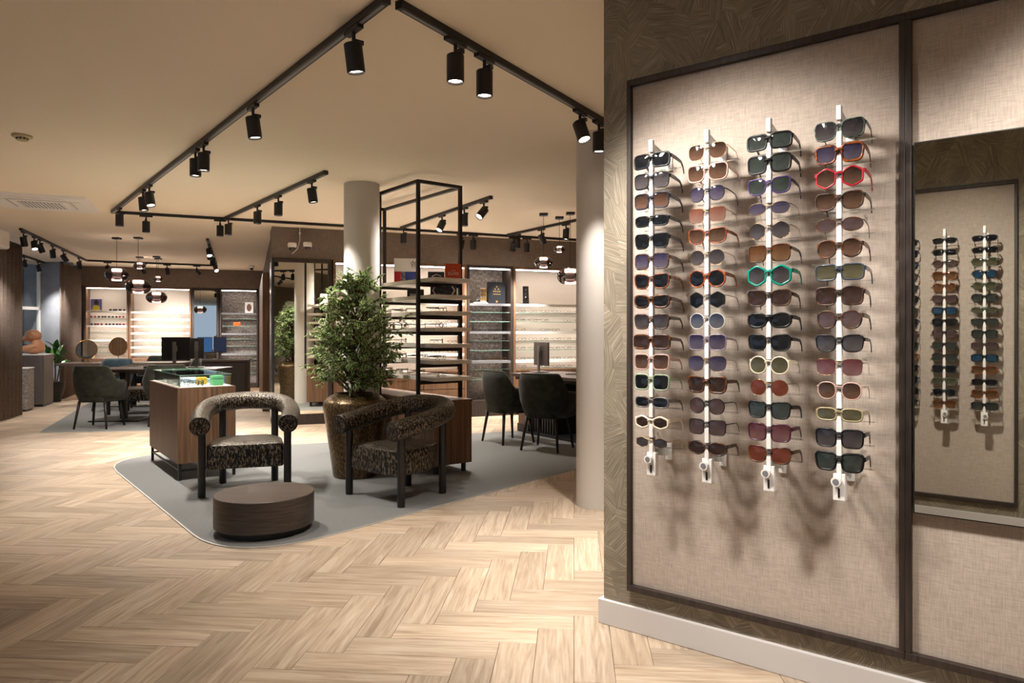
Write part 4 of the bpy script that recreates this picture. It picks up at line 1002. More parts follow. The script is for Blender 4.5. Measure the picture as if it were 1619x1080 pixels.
# far back wall
lv = [(1.736, 'W'), (1.585, 'g'), (1.423, 'W'), (1.277, 'g'), (1.113, 'W'), (.963, 'g'), (.83, 'g')]
a, b = bay(BL, 133, 203, 'far lit display bay with walnut frame and a small portrait photo', lv, M['cream'], M['walnut'], 'drawers')
fill(BL, a, b, lv, 'the far portrait bay', 5, lambda k: ['sun', 'sun', 'sunred'] if k < 3 else ['pale', 'grey', 'gold'], skip=(0,))
shelf_glasses(BL, a + .42, b - .04, 1.736, 3, ['sun'], 'beside the portrait photo on the far bay', 'sunglasses beside the portrait photo')
portrait = (a, b)
lv = [(1.726, 'W'), (1.57, 'W'), (1.417, 'W'), (1.264, 'W'), (1.11, 'W'), (.957, 'W'), (.804, 'W')]
a, b = bay(BL, 204, 302, 'wide far display bay with seven white shelves behind the left pendants', lv, M['cream'], M['walnut'], 'drawers')
fill(BL, a, b, lv, 'the wide far bay', 7, lambda k: ['pale', 'grey', 'pale'] if k not in (3, 4) else ['brown', 'red', 'grey'])
ta, tb = BL.t(303), BL.t(346)
t = thing('tall_mirror', 'tall dark-framed mirror panel between the far display bays', 'mirror', BL.pt(ta), BL.a)
bx(0, tb - ta, .02, .4, 0, CAB - .001).build('carcass', M['darkwood'], t); bx(.05, tb - ta - .05, .014, .0195, .1, CAB - .06).build('mirror_pane', M['mirror'], t)
lv = [(1.716, 'D'), (1.58, 'g'), (1.415, 'g'), (1.25, 'D'), (1.12, 'g'), (.962, 'g'), (.787, 'D'), (.657, 'g'), (.498, 'g'), (.34, 'g')]
a4, b4 = bay(BL, 347, 408, 'far stone-backed display bay with glass shelves', lv, M['stone'], M['darkwood'], shelfmat=M['greyplastic'])
fill(BL, a4, b4, lv, 'the far stone-backed bay', 5, ['black', 'grey', 'grey', 'brown'], skip=(0, 7))
# back wall: tall mirror, then three bays
tA_, tB_ = BR.t(430), BR.t(525)
t = thing('tall_mirror', 'tall black-framed standing mirror reflecting the ficus and rack', 'mirror', BR.pt(tA_), BR.a)
Wd = tB_ - tA_; fr = .055
bx(0, Wd, .0, .40, 0, .145).build('plinth', M['darkwood'], t, bevel=.002)
bx(0, .03, -.02, .40, .145, CAB - .001).build('frame_stile', M['black'], t); bx(Wd - fr, Wd, -.02, .40, .145, CAB - .001).build('frame_stile', M['darkwood'], t)
bx(.03, Wd - fr, -.02, .40, CAB - .055, CAB - .001).build('frame_rail', M['darkwood'], t); bx(.03, Wd - fr, .02, .05, .146, CAB - .055).build('backing', M['black'], t)
bx(.03, Wd - fr, .012, .0195, .147, CAB - .056).build('mirror_pane', M['mirror'], t)
bx(-.012, -.001, .02, .38, .1, CAB - .05).build('edge_strip', M['chrome'], t)
lv = [(1.70, 'W'), (1.55, 'W'), (1.40, 'W'), (1.25, 'W'), (1.10, 'W'), (.95, 'W')]
a, b = bay(BR, 527, 738, 'lit walnut display bay with drawers behind the steel rack', lv, M['cream'], M['walnut'], 'drawers')
fill(BR, a, b, lv, 'the lit bay behind the rack', 7, ['black', 'brown', 'grey', 'pale'], skip=(0,))
lvB = [(1.70, 'D'), (1.57, 'g'), (1.43, 'g'), (1.28, 'D'), (1.137, 'g'), (.995, 'g'), (.837, 'D'), (.71, 'g'), (.56, 'g')]
aB, bB = bay(BR, 739, 811, 'stone-backed display bay with a black emblem book on top shelf', lvB, M['stone'], M['darkwood'], z_base=.24, shelfmat=M['greyplastic'])
fill(BR, aB, bB, lvB, 'the black-book stone bay', 4, ['black', 'grey', 'brown', 'black'], skip=(0,))
lvC = [(1.70, 'W'), (1.57, 'g'), (1.43, 'g'), (1.28, 'W'), (1.137, 'g'), (.995, 'g'), (.837, 'W'), (.71, 'g')]
aC, bC = bay(BR, 812, 960, 'cream-backed display bay behind the right-hand desk', lvC, M['cream'], M['walnut'], 'drawers')
fill(BR, aC, aC + .95*(bC - aC), lvC, 'the cream bay behind the desk', 7, ['black', 'grey', 'brown', 'black'], skip=(0,))
# things on the bays' shelves
def on(line, x, off, z): return line.pt(x, off, z)
ph = thing('portrait_photo', 'small white-bordered photo of a person in yellow on the far top shelf', 'photo', on(BL, portrait[0] + .17, .12, 1.7365), BL.a)
bx(-.12, .12, 0, .015, 0, .27).build('photo_card', M['white'], ph)
bx(-.105, .105, -.001, 0, .015, .255).build('sky_print', simple('print_violet', (110, 104, 160), .5), ph)
MB().add([(-.08, -.002, .016), (.07, -.002, .016), (.06, -.002, .10), (.0, -.002, .13), (-.06, -.002, .11)], [(0, 1, 2, 3, 4)]).build('jacket_print', simple('print_yellow', (206, 190, 60), .5), ph)
MB().add([(.0 + .045*math.cos(k*.628), -.0025, .18 + .06*math.sin(k*.628)) for k in range(10)], [tuple(range(10))]).build('head_print', simple('print_dark', (52, 38, 34), .5), ph)
ph = thing('portrait_photo', 'small white-bordered portrait print on the far stone-backed bay', 'photo', on(BL, b4 - .16, .1, 1.7165), BL.a)
bx(-.09, .09, 0, .012, 0, .25).build('photo_card', M['white'], ph)
MB().add([(.0 + .055*math.cos(k*.628), -.001, .125 + .09*math.sin(k*.628)) for k in range(10)], [tuple(range(10))]).build('portrait_print', simple('print_sepia', (116, 80, 66), .5), ph)
oc = thing('glasses_case', 'orange rounded glasses case on the far stone-backed bay', 'glasses case', on(BL, a4 + .33, .14, 1.4155), BL.a)
om = simple('case_orange', (226, 104, 24), .45); bx(-.08, .08, -.03, .03, 0, .05).build('base', om, oc, bevel=.015); bx(-.08, .08, -.03, .03, .051, .085).build('lid', om, oc, bevel=.015)
bk = thing('emblem_book', 'black display book with gold triangular emblem on stone-backed bay', 'book', on(BR, aB + .48, .14, 1.7005), BR.a + R(4))
bx(-.145, .145, 0, .05, 0, .335).build('cover', simple('book_black', (34, 36, 42), .45), bk, bevel=.003)
em = MB()
for (x, z) in ((0, .262), (-.028, .225), (.028, .225), (-.05, .19), (-.017, .19), (.017, .19), (.05, .19)): em.lathe([(.012, -.0012), (.012, 0)], 12, c=(0, 0, 0)); n_ = len(em.v); em.v[-24:] = [(x + v[0], v[2], z + v[1]) for v in em.v[-24:]]
em.build('gold_emblem', M['gold'], bk)
bx(-.065, .065, -.001, 0, .142, .152).build('gold_title', M['gold'], bk); bx(-.015, .015, -.001, 0, .02, .05).build('gold_badge', M['gold'], bk)
dm = thing('display_stand', 'small stand with six gold discs on stone-backed bay', 'display stand', on(BR, aB + .22, .13, 1.7005), BR.a)
bx(-.11, .10, -.03, .05, 0, .02).build('stand_base', M['white'], dm); bx(-.002, .09, .01, .016, .02, .24).build('stand_board', M['cream'], dm)
for k in range(6): MB().cyl((.02 + .05*(k % 2), -.006, .07 + .065*(k//2)), (.02 + .05*(k % 2), .009, .07 + .065*(k//2)), .024, n=16).build('gold_disc', M['gold'], dm)
MB().tube([(-.06, 0, .02), (-.07, 0, .07), (-.03, 0, .11), (-.015, 0, .07), (-.06, 0, .05)], .005, 6).build('wire_figure', M['greyplastic'], dm)
ds = thing('display_stand', 'upright silver brand stand with dark script on the cream bay', 'display stand', on(BR, aC + .20, .12, 1.7005), BR.a)
bx(-.06, .06, -.03, .05, 0, .012).build('stand_base', M['black'], ds)
MB().add([(-.03, 0, .012), (.07, 0, .012), (.06, 0, .28), (-.035, 0, .28), (-.03, .02, .012), (.07, .02, .012), (.06, .02, .28), (-.035, .02, .28)], [(0,1,2,3), (7,6,5,4), (0,4,5,1), (1,5,6,2), (2,6,7,3), (3,7,4,0)]).build('stand_board', M['chrome'], ds)
MB().tube(catmull([(.0, -.003, .10), (.03, -.003, .13), (.0, -.003, .16), (.03, -.003, .19), (.0, -.003, .215), (.035, -.003, .235)], 4), .004, 5).build('script', M['black'], ds)
# eyeglasses lying on the steel rack
rgk = random.Random(11)
for k, z in enumerate(RKZ[:-2]):
    for j in range(8):
        if rgk.random() < .15: continue
        x = -.15 + j*.17 + rgk.uniform(-.02, .02)
        kd = rgk.choice(['black', 'brown', 'red', 'grey'] if k == 0 else ['black', 'brown', 'grey']); o = bpy.data.objects.new('eyeglasses', GM[kd]); COL.objects.link(o)
        o.location = on_rack(x, -.12 - .16*(j % 2), z + .034 + .0235); o.rotation_euler = (0, 0, ra + R(-90) + rgk.uniform(-.3, .3) + R(70))
        tag(o, f'{COLN[kd]} eyeglasses, {NUM[j]} along the {["lowest", "second lowest", "third lowest", "fourth lowest", "fifth lowest"][k]} shelf of the steel rack', 'eyeglasses', f'eyeglasses on rack shelf {["one", "two", "three", "four", "five"][k]}')

# ---------------------------------------------------------------- upholstered armchairs
M['velvet'] = speckle('dark_green_velvet', [(.3, (34, 36, 31)), (.7, (52, 54, 46))], 14, .85, .1, sheen=.12, spec=.2)
M['velvet_seam'] = simple('velvet_piping', (104, 100, 86), .7)
_ch = {}
def armchair(label, loc, rz, mat=None, group='dark green upholstered armchairs'):
    if not _ch:
        # shell: swept wall with a height that drops from the back to the arms; local front = -y
        n = 33; inn, outv = [], []; topz = []
        for i in range(n):
            a = R(-215 + 250*i/(n-1)) + R(0)      # from front left round the back to front right
        prof = []
        for i in range(n):
            f = i/(n-1); s_ = abs(2*f - 1)         # 0 at the middle of the back, 1 at the arm fronts
            a = (f - .5)*2*R(118); x = math.sin(a); y = math.cos(a)
            hx = .285*math.copysign(abs(x)**.75, x); hy = (.255 if y > 0 else .30)*math.copysign(abs(y)**.8, y)
            # height profile: broad back, quick drop, level arm with a soft front
            if s_ < .34: h = .82
            elif s_ < .66: q = (s_ - .34)/.32; h = .82 - .19*(3*q*q - 2*q*q*q)
            else: q = (s_ - .66)/.34; h = .63 - .035*q*q
            prof.append((hx, hy, h))
        b = MB(); L_ = 5; th = .045; rows = []
        for (x, y, h) in prof:
            ln = math.hypot(x, y); ux, uy = x/ln, y/ln; col = []
            for (f, off) in ((0, -.06), (.12, -.025), (.45, 0), (.8, .012), (.95, .012), (1.0, -.004)):
                z = .40 + (h - .40)*f if f > 0 else .355
                col.append((x + ux*off, y + uy*off, z))
            for (f, off) in ((1.0, -.03), (.93, -.05), (.6, -.052), (.25, -.055), (.0, -.07)):
                z = .40 + (h - .40)*f; col.append((x + ux*off, y + uy*off, z))
            rows.append(col)
        m_ = len(rows[0]); vs = [v for c in rows for v in c]; fs = [(i*m_+k, (i+1)*m_+k, (i+1)*m_+k+1, i*m_+k+1) for i in range(n-1) for k in range(m_-1)]
        fs += [(i*m_, i*m_+m_-1, (i+1)*m_+m_-1, (i+1)*m_) for i in range(n-1)] + [tuple(range(m_)), tuple((n-1)*m_+k for k in range(m_-1, -1, -1))]
        _ch['shell'] = b.add(vs, fs).mesh('shell')
        outl = rounded([(-.225, -.30), (.225, -.30), (.235, .02), (.15, .21), (-.15, .21), (-.235, .02)], [.05, .05, .12, .08, .08, .12], 5); n2 = len(outl)
        lay = [(.95, .345), (1, .355), (1, .46), (.97, .478), (.85, .488), (.4, .494)]
        vs = [(p[0]*q, p[1]*q, z) for q, z in lay for p in outl]
        _ch['seat'] = MB().add(vs, [tuple(range(n2-1, -1, -1)), tuple(range((len(lay)-1)*n2, len(lay)*n2))] + [(i*n2+k, i*n2+(k+1) % n2, (i+1)*n2+(k+1) % n2, (i+1)*n2+k) for i in range(len(lay)-1) for k in range(n2)]).mesh('seat')
        _ch['seam'] = MB().tube([(x*1.01, y*1.01, h + .001) for x, y, h in prof], .004, 6).mesh('piping')
        for k, (sx, sy) in enumerate(((-1, -1), (1, -1), (-1, 1), (1, 1))):
            _ch['leg%d' % k] = MB().cyl((sx*.212, sy*.212, .0), (sx*.165, sy*.165, .36), .0125, .019, 12).mesh('leg')
    t = thing('upholstered_armchair', label, 'armchair', (loc[0], loc[1], .0065 if len(loc) < 3 else loc[2]), rz, group)
    mt = mat or M['velvet']
    def put(n, me, m_, sm=True):
        if len(me.materials) == 0: me.materials.append(m_)
        o = link(n, me, None, t, sm); matslot(o, m_)
    put('shell', _ch['shell'], mt); put('seat', _ch['seat'], mt); put('piping', _ch['seam'], M['velvet_seam'])
    for k in range(4): put('leg', _ch['leg%d' % k], M['blackwood'])
    return t
armchair('dark green upholstered armchair beside the rack, turned to the right-hand desk', (-.047, 8.13), R(124.8))
armchair('dark green upholstered armchair nearest the column, its back to the camera', (.381, 7.62), R(153.2))
armchair('dark green armchair across the desk, mostly hidden behind the column', (1.35, 8.75), R(-52))
armchair('dark green upholstered armchair with its back to the camera at the far left table', (-5.46, 9.38), R(180))
armchair('dark green upholstered armchair behind the display counter at the far left table', (-4.72, 9.68), R(205))
M['tealvelvet'] = speckle('teal_velvet', [(.3, (34, 48, 56)), (.7, (48, 64, 70))], 14, .8, .1, sheen=.12, spec=.2)
armchair('dark teal armchair on the far side of the left table', (-6.5, 11.52), R(5), M['tealvelvet'])
armchair('dark green armchair whose back shows above the second far table', (-6.52, 12.98), R(0))
armchair('dark armchair beside the monitor at the second far table', (-5.6, 12.1), R(-75))

# ---------------------------------------------------------------- desks and tables
M['desktop'] = grain('dark_oak_desktop', [(.3, (58, 47, 41)), (.7, (88, 73, 64))], (3, 80, 80), .4)
def put_table(label, loc, rz, wx, wy, feet, name='table'):
    t = thing(name, label, 'table', (loc[0], loc[1], .0065), rz)
    MB().prism(rounded([(-wx/2, -wy/2), (wx/2, -wy/2), (wx/2, wy/2), (-wx/2, wy/2)], [.06]*4, 5), .705, .742).build('table_top', M['desktop'], t, bevel=.002)
    for x in feet:
        bx(x - .04, x + .04, -.04, .04, .018, .69).build('post', M['black'], t, bevel=.004)
        bx(x - .35, x + .35, -.3, .3, 0, .018).build('foot_plate', M['black'], t, bevel=.004)
        bx(x - .25, x + .25, -.25, .25, .69, .7045).build('top_plate', M['black'], t)
    return t
dk = thing('desk', 'dark oak consulting desk with panelled pedestal beside the column', 'desk', (.80, 8.50, .0065), R(-56))
MB().prism(rounded([(-.92, -.40), (.92, -.40), (.92, .40), (-.92, .40)], [.06]*4, 5), .70, .738).build('desk_top', M['desktop'], dk, bevel=.002)
bx(-.84, -.62, -.30, .30, .10, .66).build('pedestal_body', M['walnut_dark'], dk, bevel=.003); bx(-.85, -.61, -.31, .31, 0, .10).build('pedestal_plinth', M['black'], dk)
for k in range(9): bx(-.60 + k*.052, -.575 + k*.052, -.26, .26, .02, .66).build('slat', M['blackwood'], dk)
bx(-.86, .35, -.33, .33, .66, .6995).build('under_frame', M['black'], dk)
bx(-.62, .55, -.34, .34, 0, .018).build('foot_plate', M['black'], dk); bx(.30, .38, -.04, .04, .018, .66).build('post', M['black'], dk)
def on_desk(x, y, z=.7455): q = Vector((x, y)); q.rotate(Matrix.Rotation(R(-56), 2)); return Vector((.80 + q.x, 8.50 + q.y, z))
def monitor(label, loc, rz, screen=(60, 60, 64), w_=.54, h_=.33, zc=.30, body=None, glow=0, group='desktop monitors'):
    t = thing('monitor', label, 'monitor', loc, rz, group); bm_ = body or simple('monitor_shell', (58, 56, 58), .4)
    bx(-w_/2, w_/2, -.012, .012, zc - h_/2, zc + h_/2).build('display_panel', bm_, t, bevel=.004)
    sc = simple('screen', screen, .15, emit=glow)
    bx(-w_/2 + .01, w_/2 - .01, -.0135, -.0122, zc - h_/2 + .012, zc + h_/2 - .01).build('screen', sc, t)
    bx(-.025, .025, .03, .05, .012, zc + .1).build('stand_post', M['greyplastic'], t, bevel=.003); bx(-.03, .03, .0125, .03, zc - .04, zc + .04).build('mount', M['greyplastic'], t)
    bx(-.11, .11, -.06, .12, 0, .012).build('stand_base', M['greyplastic'], t, bevel=.003)
    MB().cyl((0, .0122, zc), (0, .0128, zc), .018, n=16).build('back_badge', M['greyplastic'], t)
monitor('grey desktop monitor turned sideways on the right-hand desk', on_desk(-.78, .02), R(112), (52, 50, 50), .44, .30, .24, simple('monitor_grey', (88, 82, 80), .45))
mo = thing('computer_mouse', 'black and silver computer mouse on the right-hand desk', 'mouse', on_desk(.12, .0, .745), R(20))
MB().lathe([(.001, .036), (.018, .034), (.032, .024), (.036, .01), (.034, 0)][::-1], 18).build('mouse_shell', M['black'], mo, smooth=True); bx(-.03, .03, -.004, .004, .03, .036).build('wheel_band', M['chrome'], mo, bevel=.002)
kb = thing('keyboard_dock', 'flat grey dock beside the monitor on the right-hand desk', 'dock', on_desk(-.15, .05, .745), R(-30)); bx(-.09, .09, -.05, .05, 0, .015).build('dock_body', M['greyplastic'], kb, bevel=.003); bx(-.07, .07, -.03, .03, .015, .018).build('dock_pad', M['black'], kb)
put_table('dark oak table with two far-left armchairs pulled up to it', (-5.05, 10.25), R(3), 1.75, .78, (-.55,))
put_table('second dark oak table carrying the round mirrors', (-6.65, 12.25), R(10), 2.0, .75, (.1,))
monitor('black monitor seen from behind above the display counter', (-4.80, 10.12, .7495), R(172), w_=.44, h_=.33, zc=.28, body=simple('monitor_black', (34, 33, 36), .4))
mo = thing('computer_mouse', 'computer mouse on the far left table', 'mouse', (-5.22, 10.1, .749), R(70))
MB().lathe([(.001, .036), (.018, .034), (.032, .024), (.036, .01), (.034, 0)][::-1], 18).build('mouse_shell', M['black'], mo, smooth=True); bx(-.03, .03, -.004, .004, .03, .036).build('wheel_band', M['chrome'], mo, bevel=.002)
# reception cabinet with more monitors
cb = thing('low_cabinet', 'low dark cabinet carrying two monitors in front of the far mirror', 'cabinet', (-6.05, 13.85, 0), R(15))
bx(-.85, .85, -.32, .32, .06, .70).build('cabinet_body', M['darkwood'], cb, bevel=.003); bx(-.88, .88, -.34, .34, .70, .735).build('cabinet_top', M['desktop'], cb); bx(-.8, .8, -.28, .28, 0, .06).build('plinth', M['black'], cb)
for k in range(3): bx(-.84 + k*.56, -.30 + k*.56, -.334, -.321, .08, .68).build('cabinet_door', M['darkwood'], cb, bevel=.002)
monitor('blue-screened monitor on the low cabinet before the far mirror', (-5.95, 13.72, .736), R(25), (40, 74, 116), .27, .30, .29, glow=.35)
monitor('dark monitor at the right end of the low cabinet', (-5.78, 14.02, .736), R(35), (38, 50, 74), .24, .30, .29, glow=.2)
monitor('grey monitor seen from behind beside the black one', (-4.64, 10.42, .7495), R(200), w_=.2, h_=.30, zc=.28)
# round table mirrors
def table_mirror(px, py, Y, r, rz, label):
    zc = zat(py, Y)
    t = thing('table_mirror', label, 'mirror', (ratio(px)*Y, Y, .7495), rz)
    ring = [(r*math.cos(a), 0, zc - .7495 + r*math.sin(a)) for a in [2*math.pi*k/40 for k in range(40)]]
    MB().tube(ring, .008, 8, close=True).build('brass_rim', M['brass'], t, smooth=True)
    MB().add([(p[0]*.98, -.002, p[2]) for p in ring] + [(p[0]*.98, .004, p[2]) for p in ring], [tuple(range(40)), tuple(range(79, 39, -1))]).build('mirror_disc', M['mirror'], t)
    MB().cyl((0, 0, .012), (0, 0, zc - .7495 - r), .006, n=10).build('stem', M['brass'], t); MB().lathe([(.07, 0), (.07, .008), (.02, .014)], 24).build('base', M['brass'], t, smooth='auto')
table_mirror(137, 553, 12.2, .165, R(46), 'round brass-rimmed table mirror by the curtain')
table_mirror(187, 548, 12.3, .155, R(55), 'round brass-rimmed table mirror turned sideways on the second table')

# ---------------------------------------------------------------- smoked glass pendants
def pendant(px_c, py_c, py_g, w_px, label, group='smoked glass pendant lamps'):
    c = W(px_c, py_c, CEIL); Y = c.y; r = w_px*Y/FPX/2; zc = zat(py_g, Y)
    t = thing('pendant_lamp', label, 'pendant lamp', (c.x, c.y, CEIL), 0, group)
    bx(-.05, .05, -.05, .05, -.028, -.001).build('ceiling_rose', M['black'], t, bevel=.003)
    zb = zc - CEIL; h = r*.56
    MB().cyl((0, 0, zb + h*.9), (0, 0, -.028), .003, n=6).build('cable', M['black'], t)
    prof = [(.30, 1.0), (.55, .98), (.80, .72), (.96, .30), (1.0, 0.0), (.97, -.30), (.86, -.68), (.70, -.95), (.62, -1.0)]
    MB().lathe([(r*a, zb + h*b) for a, b in prof], 40, cap0=False, cap1=False).build('glass_shade', M['smoke'], t, smooth=True)
    MB().lathe([(r*.40, zb + h*.45), (r*.42, zb + h*.5), (r*.42, zb + h*.86), (r*.38, zb + h*.92)], 28).build('lamp_disc', M['opal'], t, smooth='auto')
    MB().lathe([(r*.30, zb - h*.35), (r*.36, zb - h*.30), (r*.36, zb + h*.30), (r*.33, zb + h*.44)], 28).build('diffuser', M['white'], t, smooth='auto')
    return t
pendant(184.7, 375.5, 434, 35, 'broad smoked glass pendant, leftmost over the far tables')
pendant(218.6, 375, 453, 38, 'largest and lowest smoked glass pendant over the far tables')
pendant(220.8, 405.8, 420, 18, 'small pale pendant above the largest far one')
pendant(250, 408, 441, 15, 'smallest pendant above the rightmost far globe')
pendant(247.5, 405, 470, 31, 'smoked glass pendant rightmost over the far tables')
pendant(859.3, 337.5, 415, 30, 'smoked glass pendant left of the other two by the column')
pendant(884.4, 342.8, 394, 18, 'small bright pendant between the two by the column')
pendant(901.7, 335.8, 436.5, 43, 'large smoked pendant partly hidden by the white column')

# ---------------------------------------------------------------- ceiling fittings
t = thing('ceiling_air_conditioner', 'white square cassette air conditioner set in the ceiling', 'air conditioner', (-5.12, 7.74, CEIL), R(22.4))
M['acwhite'] = simple('air_conditioner_white', (236, 232, 228), .5)
S2 = .475
MB().add([(-S2, -S2, 0), (S2, -S2, 0), (S2, S2, 0), (-S2, S2, 0), (-S2+.02, -S2+.02, -.03), (S2-.02, -S2+.02, -.03), (S2-.02, S2-.02, -.03), (-S2+.02, S2-.02, -.03)], [(0,1,2,3), (7,6,5,4), (0,4,5,1), (1,5,6,2), (2,6,7,3), (3,7,4,0)]).build('outer_frame', M['acwhite'], t)
bx(-.27, .27, -.27, .27, -.042, -.0305).build('centre_panel', M['acwhite'], t, bevel=.004)
gl = bx(-.2, .2, -.2, .2, -.0435, -.0425).build('intake_grille', M['greyplastic'], t)
for k in range(12): bx(-.19 + k*.034, -.175 + k*.034, -.19, .19, -.0455, -.0436).build('grille_bar', M['acwhite'], gl)
for a in range(4):
    f = bx(-.26, .26, .30, .385, -.036, -.0305).build('louvre_flap', M['acwhite'], t, bevel=.003); f.rotation_euler = (0, 0, a*math.pi/2)
    f = bx(-.26, .26, .286, .292, -.0312, -.0302).build('louvre_gap', M['black'], t); f.rotation_euler = (0, 0, a*math.pi/2)
p = W(35, 214, CEIL)
t = thing('smoke_detector', 'small beige smoke detector on the ceiling at left', 'smoke detector', (p.x, p.y, CEIL))
M['detector'] = simple('aged_plastic', (190, 172, 130), .5)
MB().lathe([(.065, 0), (.065, -.014), (.058, -.018)], 32).build('mount_ring', M['detector'], t, smooth='auto'); MB().lathe([(.038, -.018), (.038, -.034), (.03, -.04)], 28).build('sensor_head', M['detector'], t, smooth='auto')
for k in range(10): a = k*math.pi/5; bx(.036, .0395, -.006, .006, -.033, -.021).build('vent_slot', M['black'], t, rz=a)
def dome_camera(pos, rz, label):
    t = thing('security_camera', label, 'camera', pos, rz, 'dome cameras')
    MB().lathe([(.05, .0), (.058, .012), (.058, .05), (.05, .062)], 28).build('camera_body', M['whiteplastic'], t, smooth='auto')
    MB().lathe([(.012, -.042), (.03, -.03), (.042, -.008), (.044, .0)], 28).build('dome', simple('camera_dome_%s' % len(bpy.data.materials), (20, 20, 24), .1), t, smooth=True)
    bx(-.02, .02, .0, .12, .02, .05).build('wall_arm', M['whiteplastic'], t)
tc_ = BR.t(485)
dome_camera(BR.pt(tc_, -.121, BR.z(485, 392)), BR.a, 'white dome camera on the wall right above the tall mirror')
tc2 = BR.t(461)
dome_camera(BR.pt(tc2, -.121, BR.z(461, 393)), BR.a, 'white dome camera at the wall corner above the tall mirror')
cd = thing('cable_conduit', 'thin white cable running down beside the dome cameras', 'cable', BR.pt(BR.t(474), -.006), BR.a)
MB().tube([(0, 0, CEIL), (0, 0, 2.52), (-.03, 0, 2.40), (-.1, 0, 2.33)], .006, 6).build('cable_run', M['whiteplastic'], cd); bx(-.012, .012, 0, .006, 2.60, 2.63).build('cable_clip', M['whiteplastic'], cd)
p = W(402, 432, CEIL - .05)
t = thing('security_camera', 'small white dome camera near the far stone-backed bay', 'camera', (-5.55, 15.1, CEIL), 0, 'dome cameras')
MB().lathe([(.06, 0), (.06, -.04), (.05, -.05)], 24).build('camera_body', M['whiteplastic'], t, smooth='auto'); MB().lathe([(.04, -.05), (.03, -.085), (.01, -.095)], 24).build('dome', M['black'], t, smooth=True)
# wall air curtain at the left edge
t = thing('wall_air_conditioner', 'white rounded wall air unit at the left edge above the curtain', 'air conditioner', (-6.52, 8.95, 2.36), R(108))
MB().prism([(-.5, 0), (.5, 0), (.5, .12), (.42, .2), (-.42, .2), (-.5, .12)], 0, .24).build('unit_casing', M['acwhite'], t, bevel=.03); bx(-.4, .4, .1, .19, -.004, 0).build('outlet_slot', M['black'], t)

# ---------------------------------------------------------------- window bay: pedestals, sculpture, plant
M['pedestal'] = grain('dark_veneer', [(.3, (74, 66, 62)), (.7, (98, 88, 83))], (60, 60, 2), .5)
t = thing('pedestal', 'tall dark pedestal under the sculpture in the window bay', 'pedestal', (-8.34, 12.22, 0), R(20))
bx(-.30, .30, -.30, .30, .04, .875).build('pedestal_body', M['pedestal'], t, bevel=.003); bx(-.305, .305, -.305, .305, .875, .89).build('pedestal_top', M['skirting'], t); bx(-.28, .28, -.28, .28, 0, .04).build('plinth', M['black'], t)
t = thing('pedestal', 'short speckled stone pedestal in the window bay', 'pedestal', (-7.98, 11.42, 0), R(20))
bx(-.19, .19, -.19, .19, .03, .68).build('pedestal_body', M['stone'], t, bevel=.003); bx(-.195, .195, -.195, .195, .68, .695).build('pedestal_top', M['skirting'], t); bx(-.17, .17, -.17, .17, 0, .03).build('plinth', M['black'], t)
M['terracotta'] = speckle('warm_ceramic', [(.3, (196, 138, 100)), (.7, (216, 160, 120))], 5, .5, .05)
sc_ = thing('bust_sculpture', 'peach ceramic animal bust holding sunglasses on the dark pedestal', 'sculpture', (-8.27, 12.2, .8905), R(200))
bust = MB()
def ellipsoid(b, c, r, n=20, m=12, tilt=0):
    vs = []
    for i in range(1, m):
        ph = math.pi*i/m - math.pi/2
        for k in range(n):
            a = 2*math.pi*k/n; x, y, z = r[0]*math.cos(ph)*math.cos(a), r[1]*math.cos(ph)*math.sin(a), r[2]*math.sin(ph)
            vs.append((c[0] + x*math.cos(tilt) + z*math.sin(tilt), c[1] + y, c[2] - x*math.sin(tilt) + z*math.cos(tilt)))
    vs += [(c[0] - r[2]*math.sin(tilt), c[1], c[2] - r[2]*math.cos(tilt)), (c[0] + r[2]*math.sin(tilt), c[1], c[2] + r[2]*math.cos(tilt))]; q = len(vs)
    b.add(vs, [(i*n+k, i*n+(k+1) % n, (i+1)*n+(k+1) % n, (i+1)*n+k) for i in range(m-2) for k in range(n)] + [(q-2, (k+1) % n, k) for k in range(n)] + [(q-1, (m-2)*n+k, (m-2)*n+(k+1) % n) for k in range(n)])
for c_, r_, tl_ in (((-.03, 0, .085), (.17, .15, .085), 0), ((-.09, 0, .14), (.10, .145, .13), .3), ((-.02, 0, .31), (.125, .115, .115), 0), ((.07, 0, .275), (.075, .075, .05), .25), ((.125, 0, .275), (.028, .035, .025), 0), ((.0, 0, .345), (.10, .10, .075), 0),
                    ((.03, -.125, .115), (.15, .05, .045), .2), ((.03, .125, .115), (.15, .05, .045), .2), ((.165, -.06, .085), (.06, .05, .04), -.3), ((.165, .06, .085), (.06, .05, .04), -.3), ((-.02, -.115, .315), (.035, .018, .045), 0), ((-.02, .115, .315), (.035, .018, .045), 0), ((-.05, 0, .22), (.075, .075, .06), 0)):
    ellipsoid(bust, c_, r_, tilt=tl_)
me = bust.mesh('bust_body')
link('bust_body', me, M['terracotta'], sc_, True)
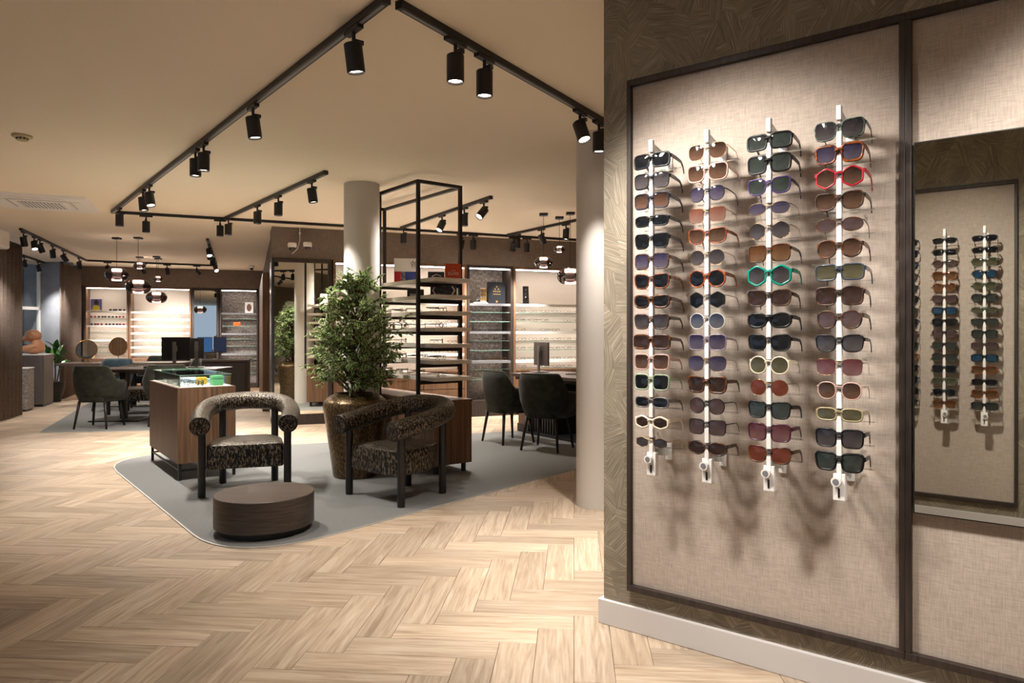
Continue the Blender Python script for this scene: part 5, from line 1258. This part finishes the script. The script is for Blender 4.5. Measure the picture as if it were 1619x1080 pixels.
MB().tube([(-.02 + .03*math.cos(a), .128, .315 + .04*math.sin(a)) for a in [2*math.pi*k/16 for k in range(16)]], .010, 6, close=True).build('ear_rim', M['terracotta'], sc_, smooth=True)
sunglasses('round', 'purple', 'violet', T, 'purple sunglasses resting on the arms of the ceramic bust', sc_.location + Vector((math.cos(R(200))*.19, math.sin(R(200))*.19, .155)), R(290), None)
t = thing('plant_pot', 'black tapered pot of the green plant beside the curtain', 'plant pot', (-8.36, 12.95, 0))
MB().lathe([(.10, 0), (.165, .28), (.17, .36), (.15, .36), (.145, .32)], 28, cap1=True).build('pot_body', M['black'], t, smooth='auto'); MB().lathe([(.001, .325), (.146, .325)], 20, cap0=False, cap1=False).build('soil', simple('dark_soil', (40, 30, 22), .9), t)
t = thing('dracaena_plant', 'glossy broad-leaved green plant standing behind the dark pedestal', 'plant', (-8.36, 12.95, .33))
M['bigleaf'] = simple('glossy_leaf', (44, 96, 34), .35)
rgp = random.Random(4)
for k in range(3): MB().tube(catmull([(.02*(k-1), 0, -.02), (.05*(k-1), .02*k, .2), (.10*(k-1), .0, .42 + .1*(k % 2))], 4), .012, 7).build('stem', M['bark'], t, smooth=True)
for k in range(30):
    a = k*2.399; zb = rgp.uniform(.28, .62); base = Vector((.10*rgp.choice((-1, 0, 1)), 0, zb)); Ls = rgp.uniform(.30, .46); Wd = rgp.uniform(.07, .095); up = rgp.uniform(.9, 2.4)
    d = Vector((math.cos(a), math.sin(a), up)).normalized(); sd = d.cross(Vector((0, 0, 1))).normalized(); vs, fs = [], []
    for i in range(6):
        f = i/5; c = base + d*Ls*f + Vector((0, 0, -.12*f*f)); w_ = Wd*math.sin(math.pi*min(1, f*.92 + .06))**.8/2; vs += [c - sd*w_, c + Vector((0, 0, -.008)), c + sd*w_]
    for i in range(5): fs += [(3*i, 3*i+1, 3*i+4, 3*i+3), (3*i+1, 3*i+2, 3*i+5, 3*i+4)]
    MB().add(vs, fs).build('leaf', M['bigleaf'], t, smooth=True)
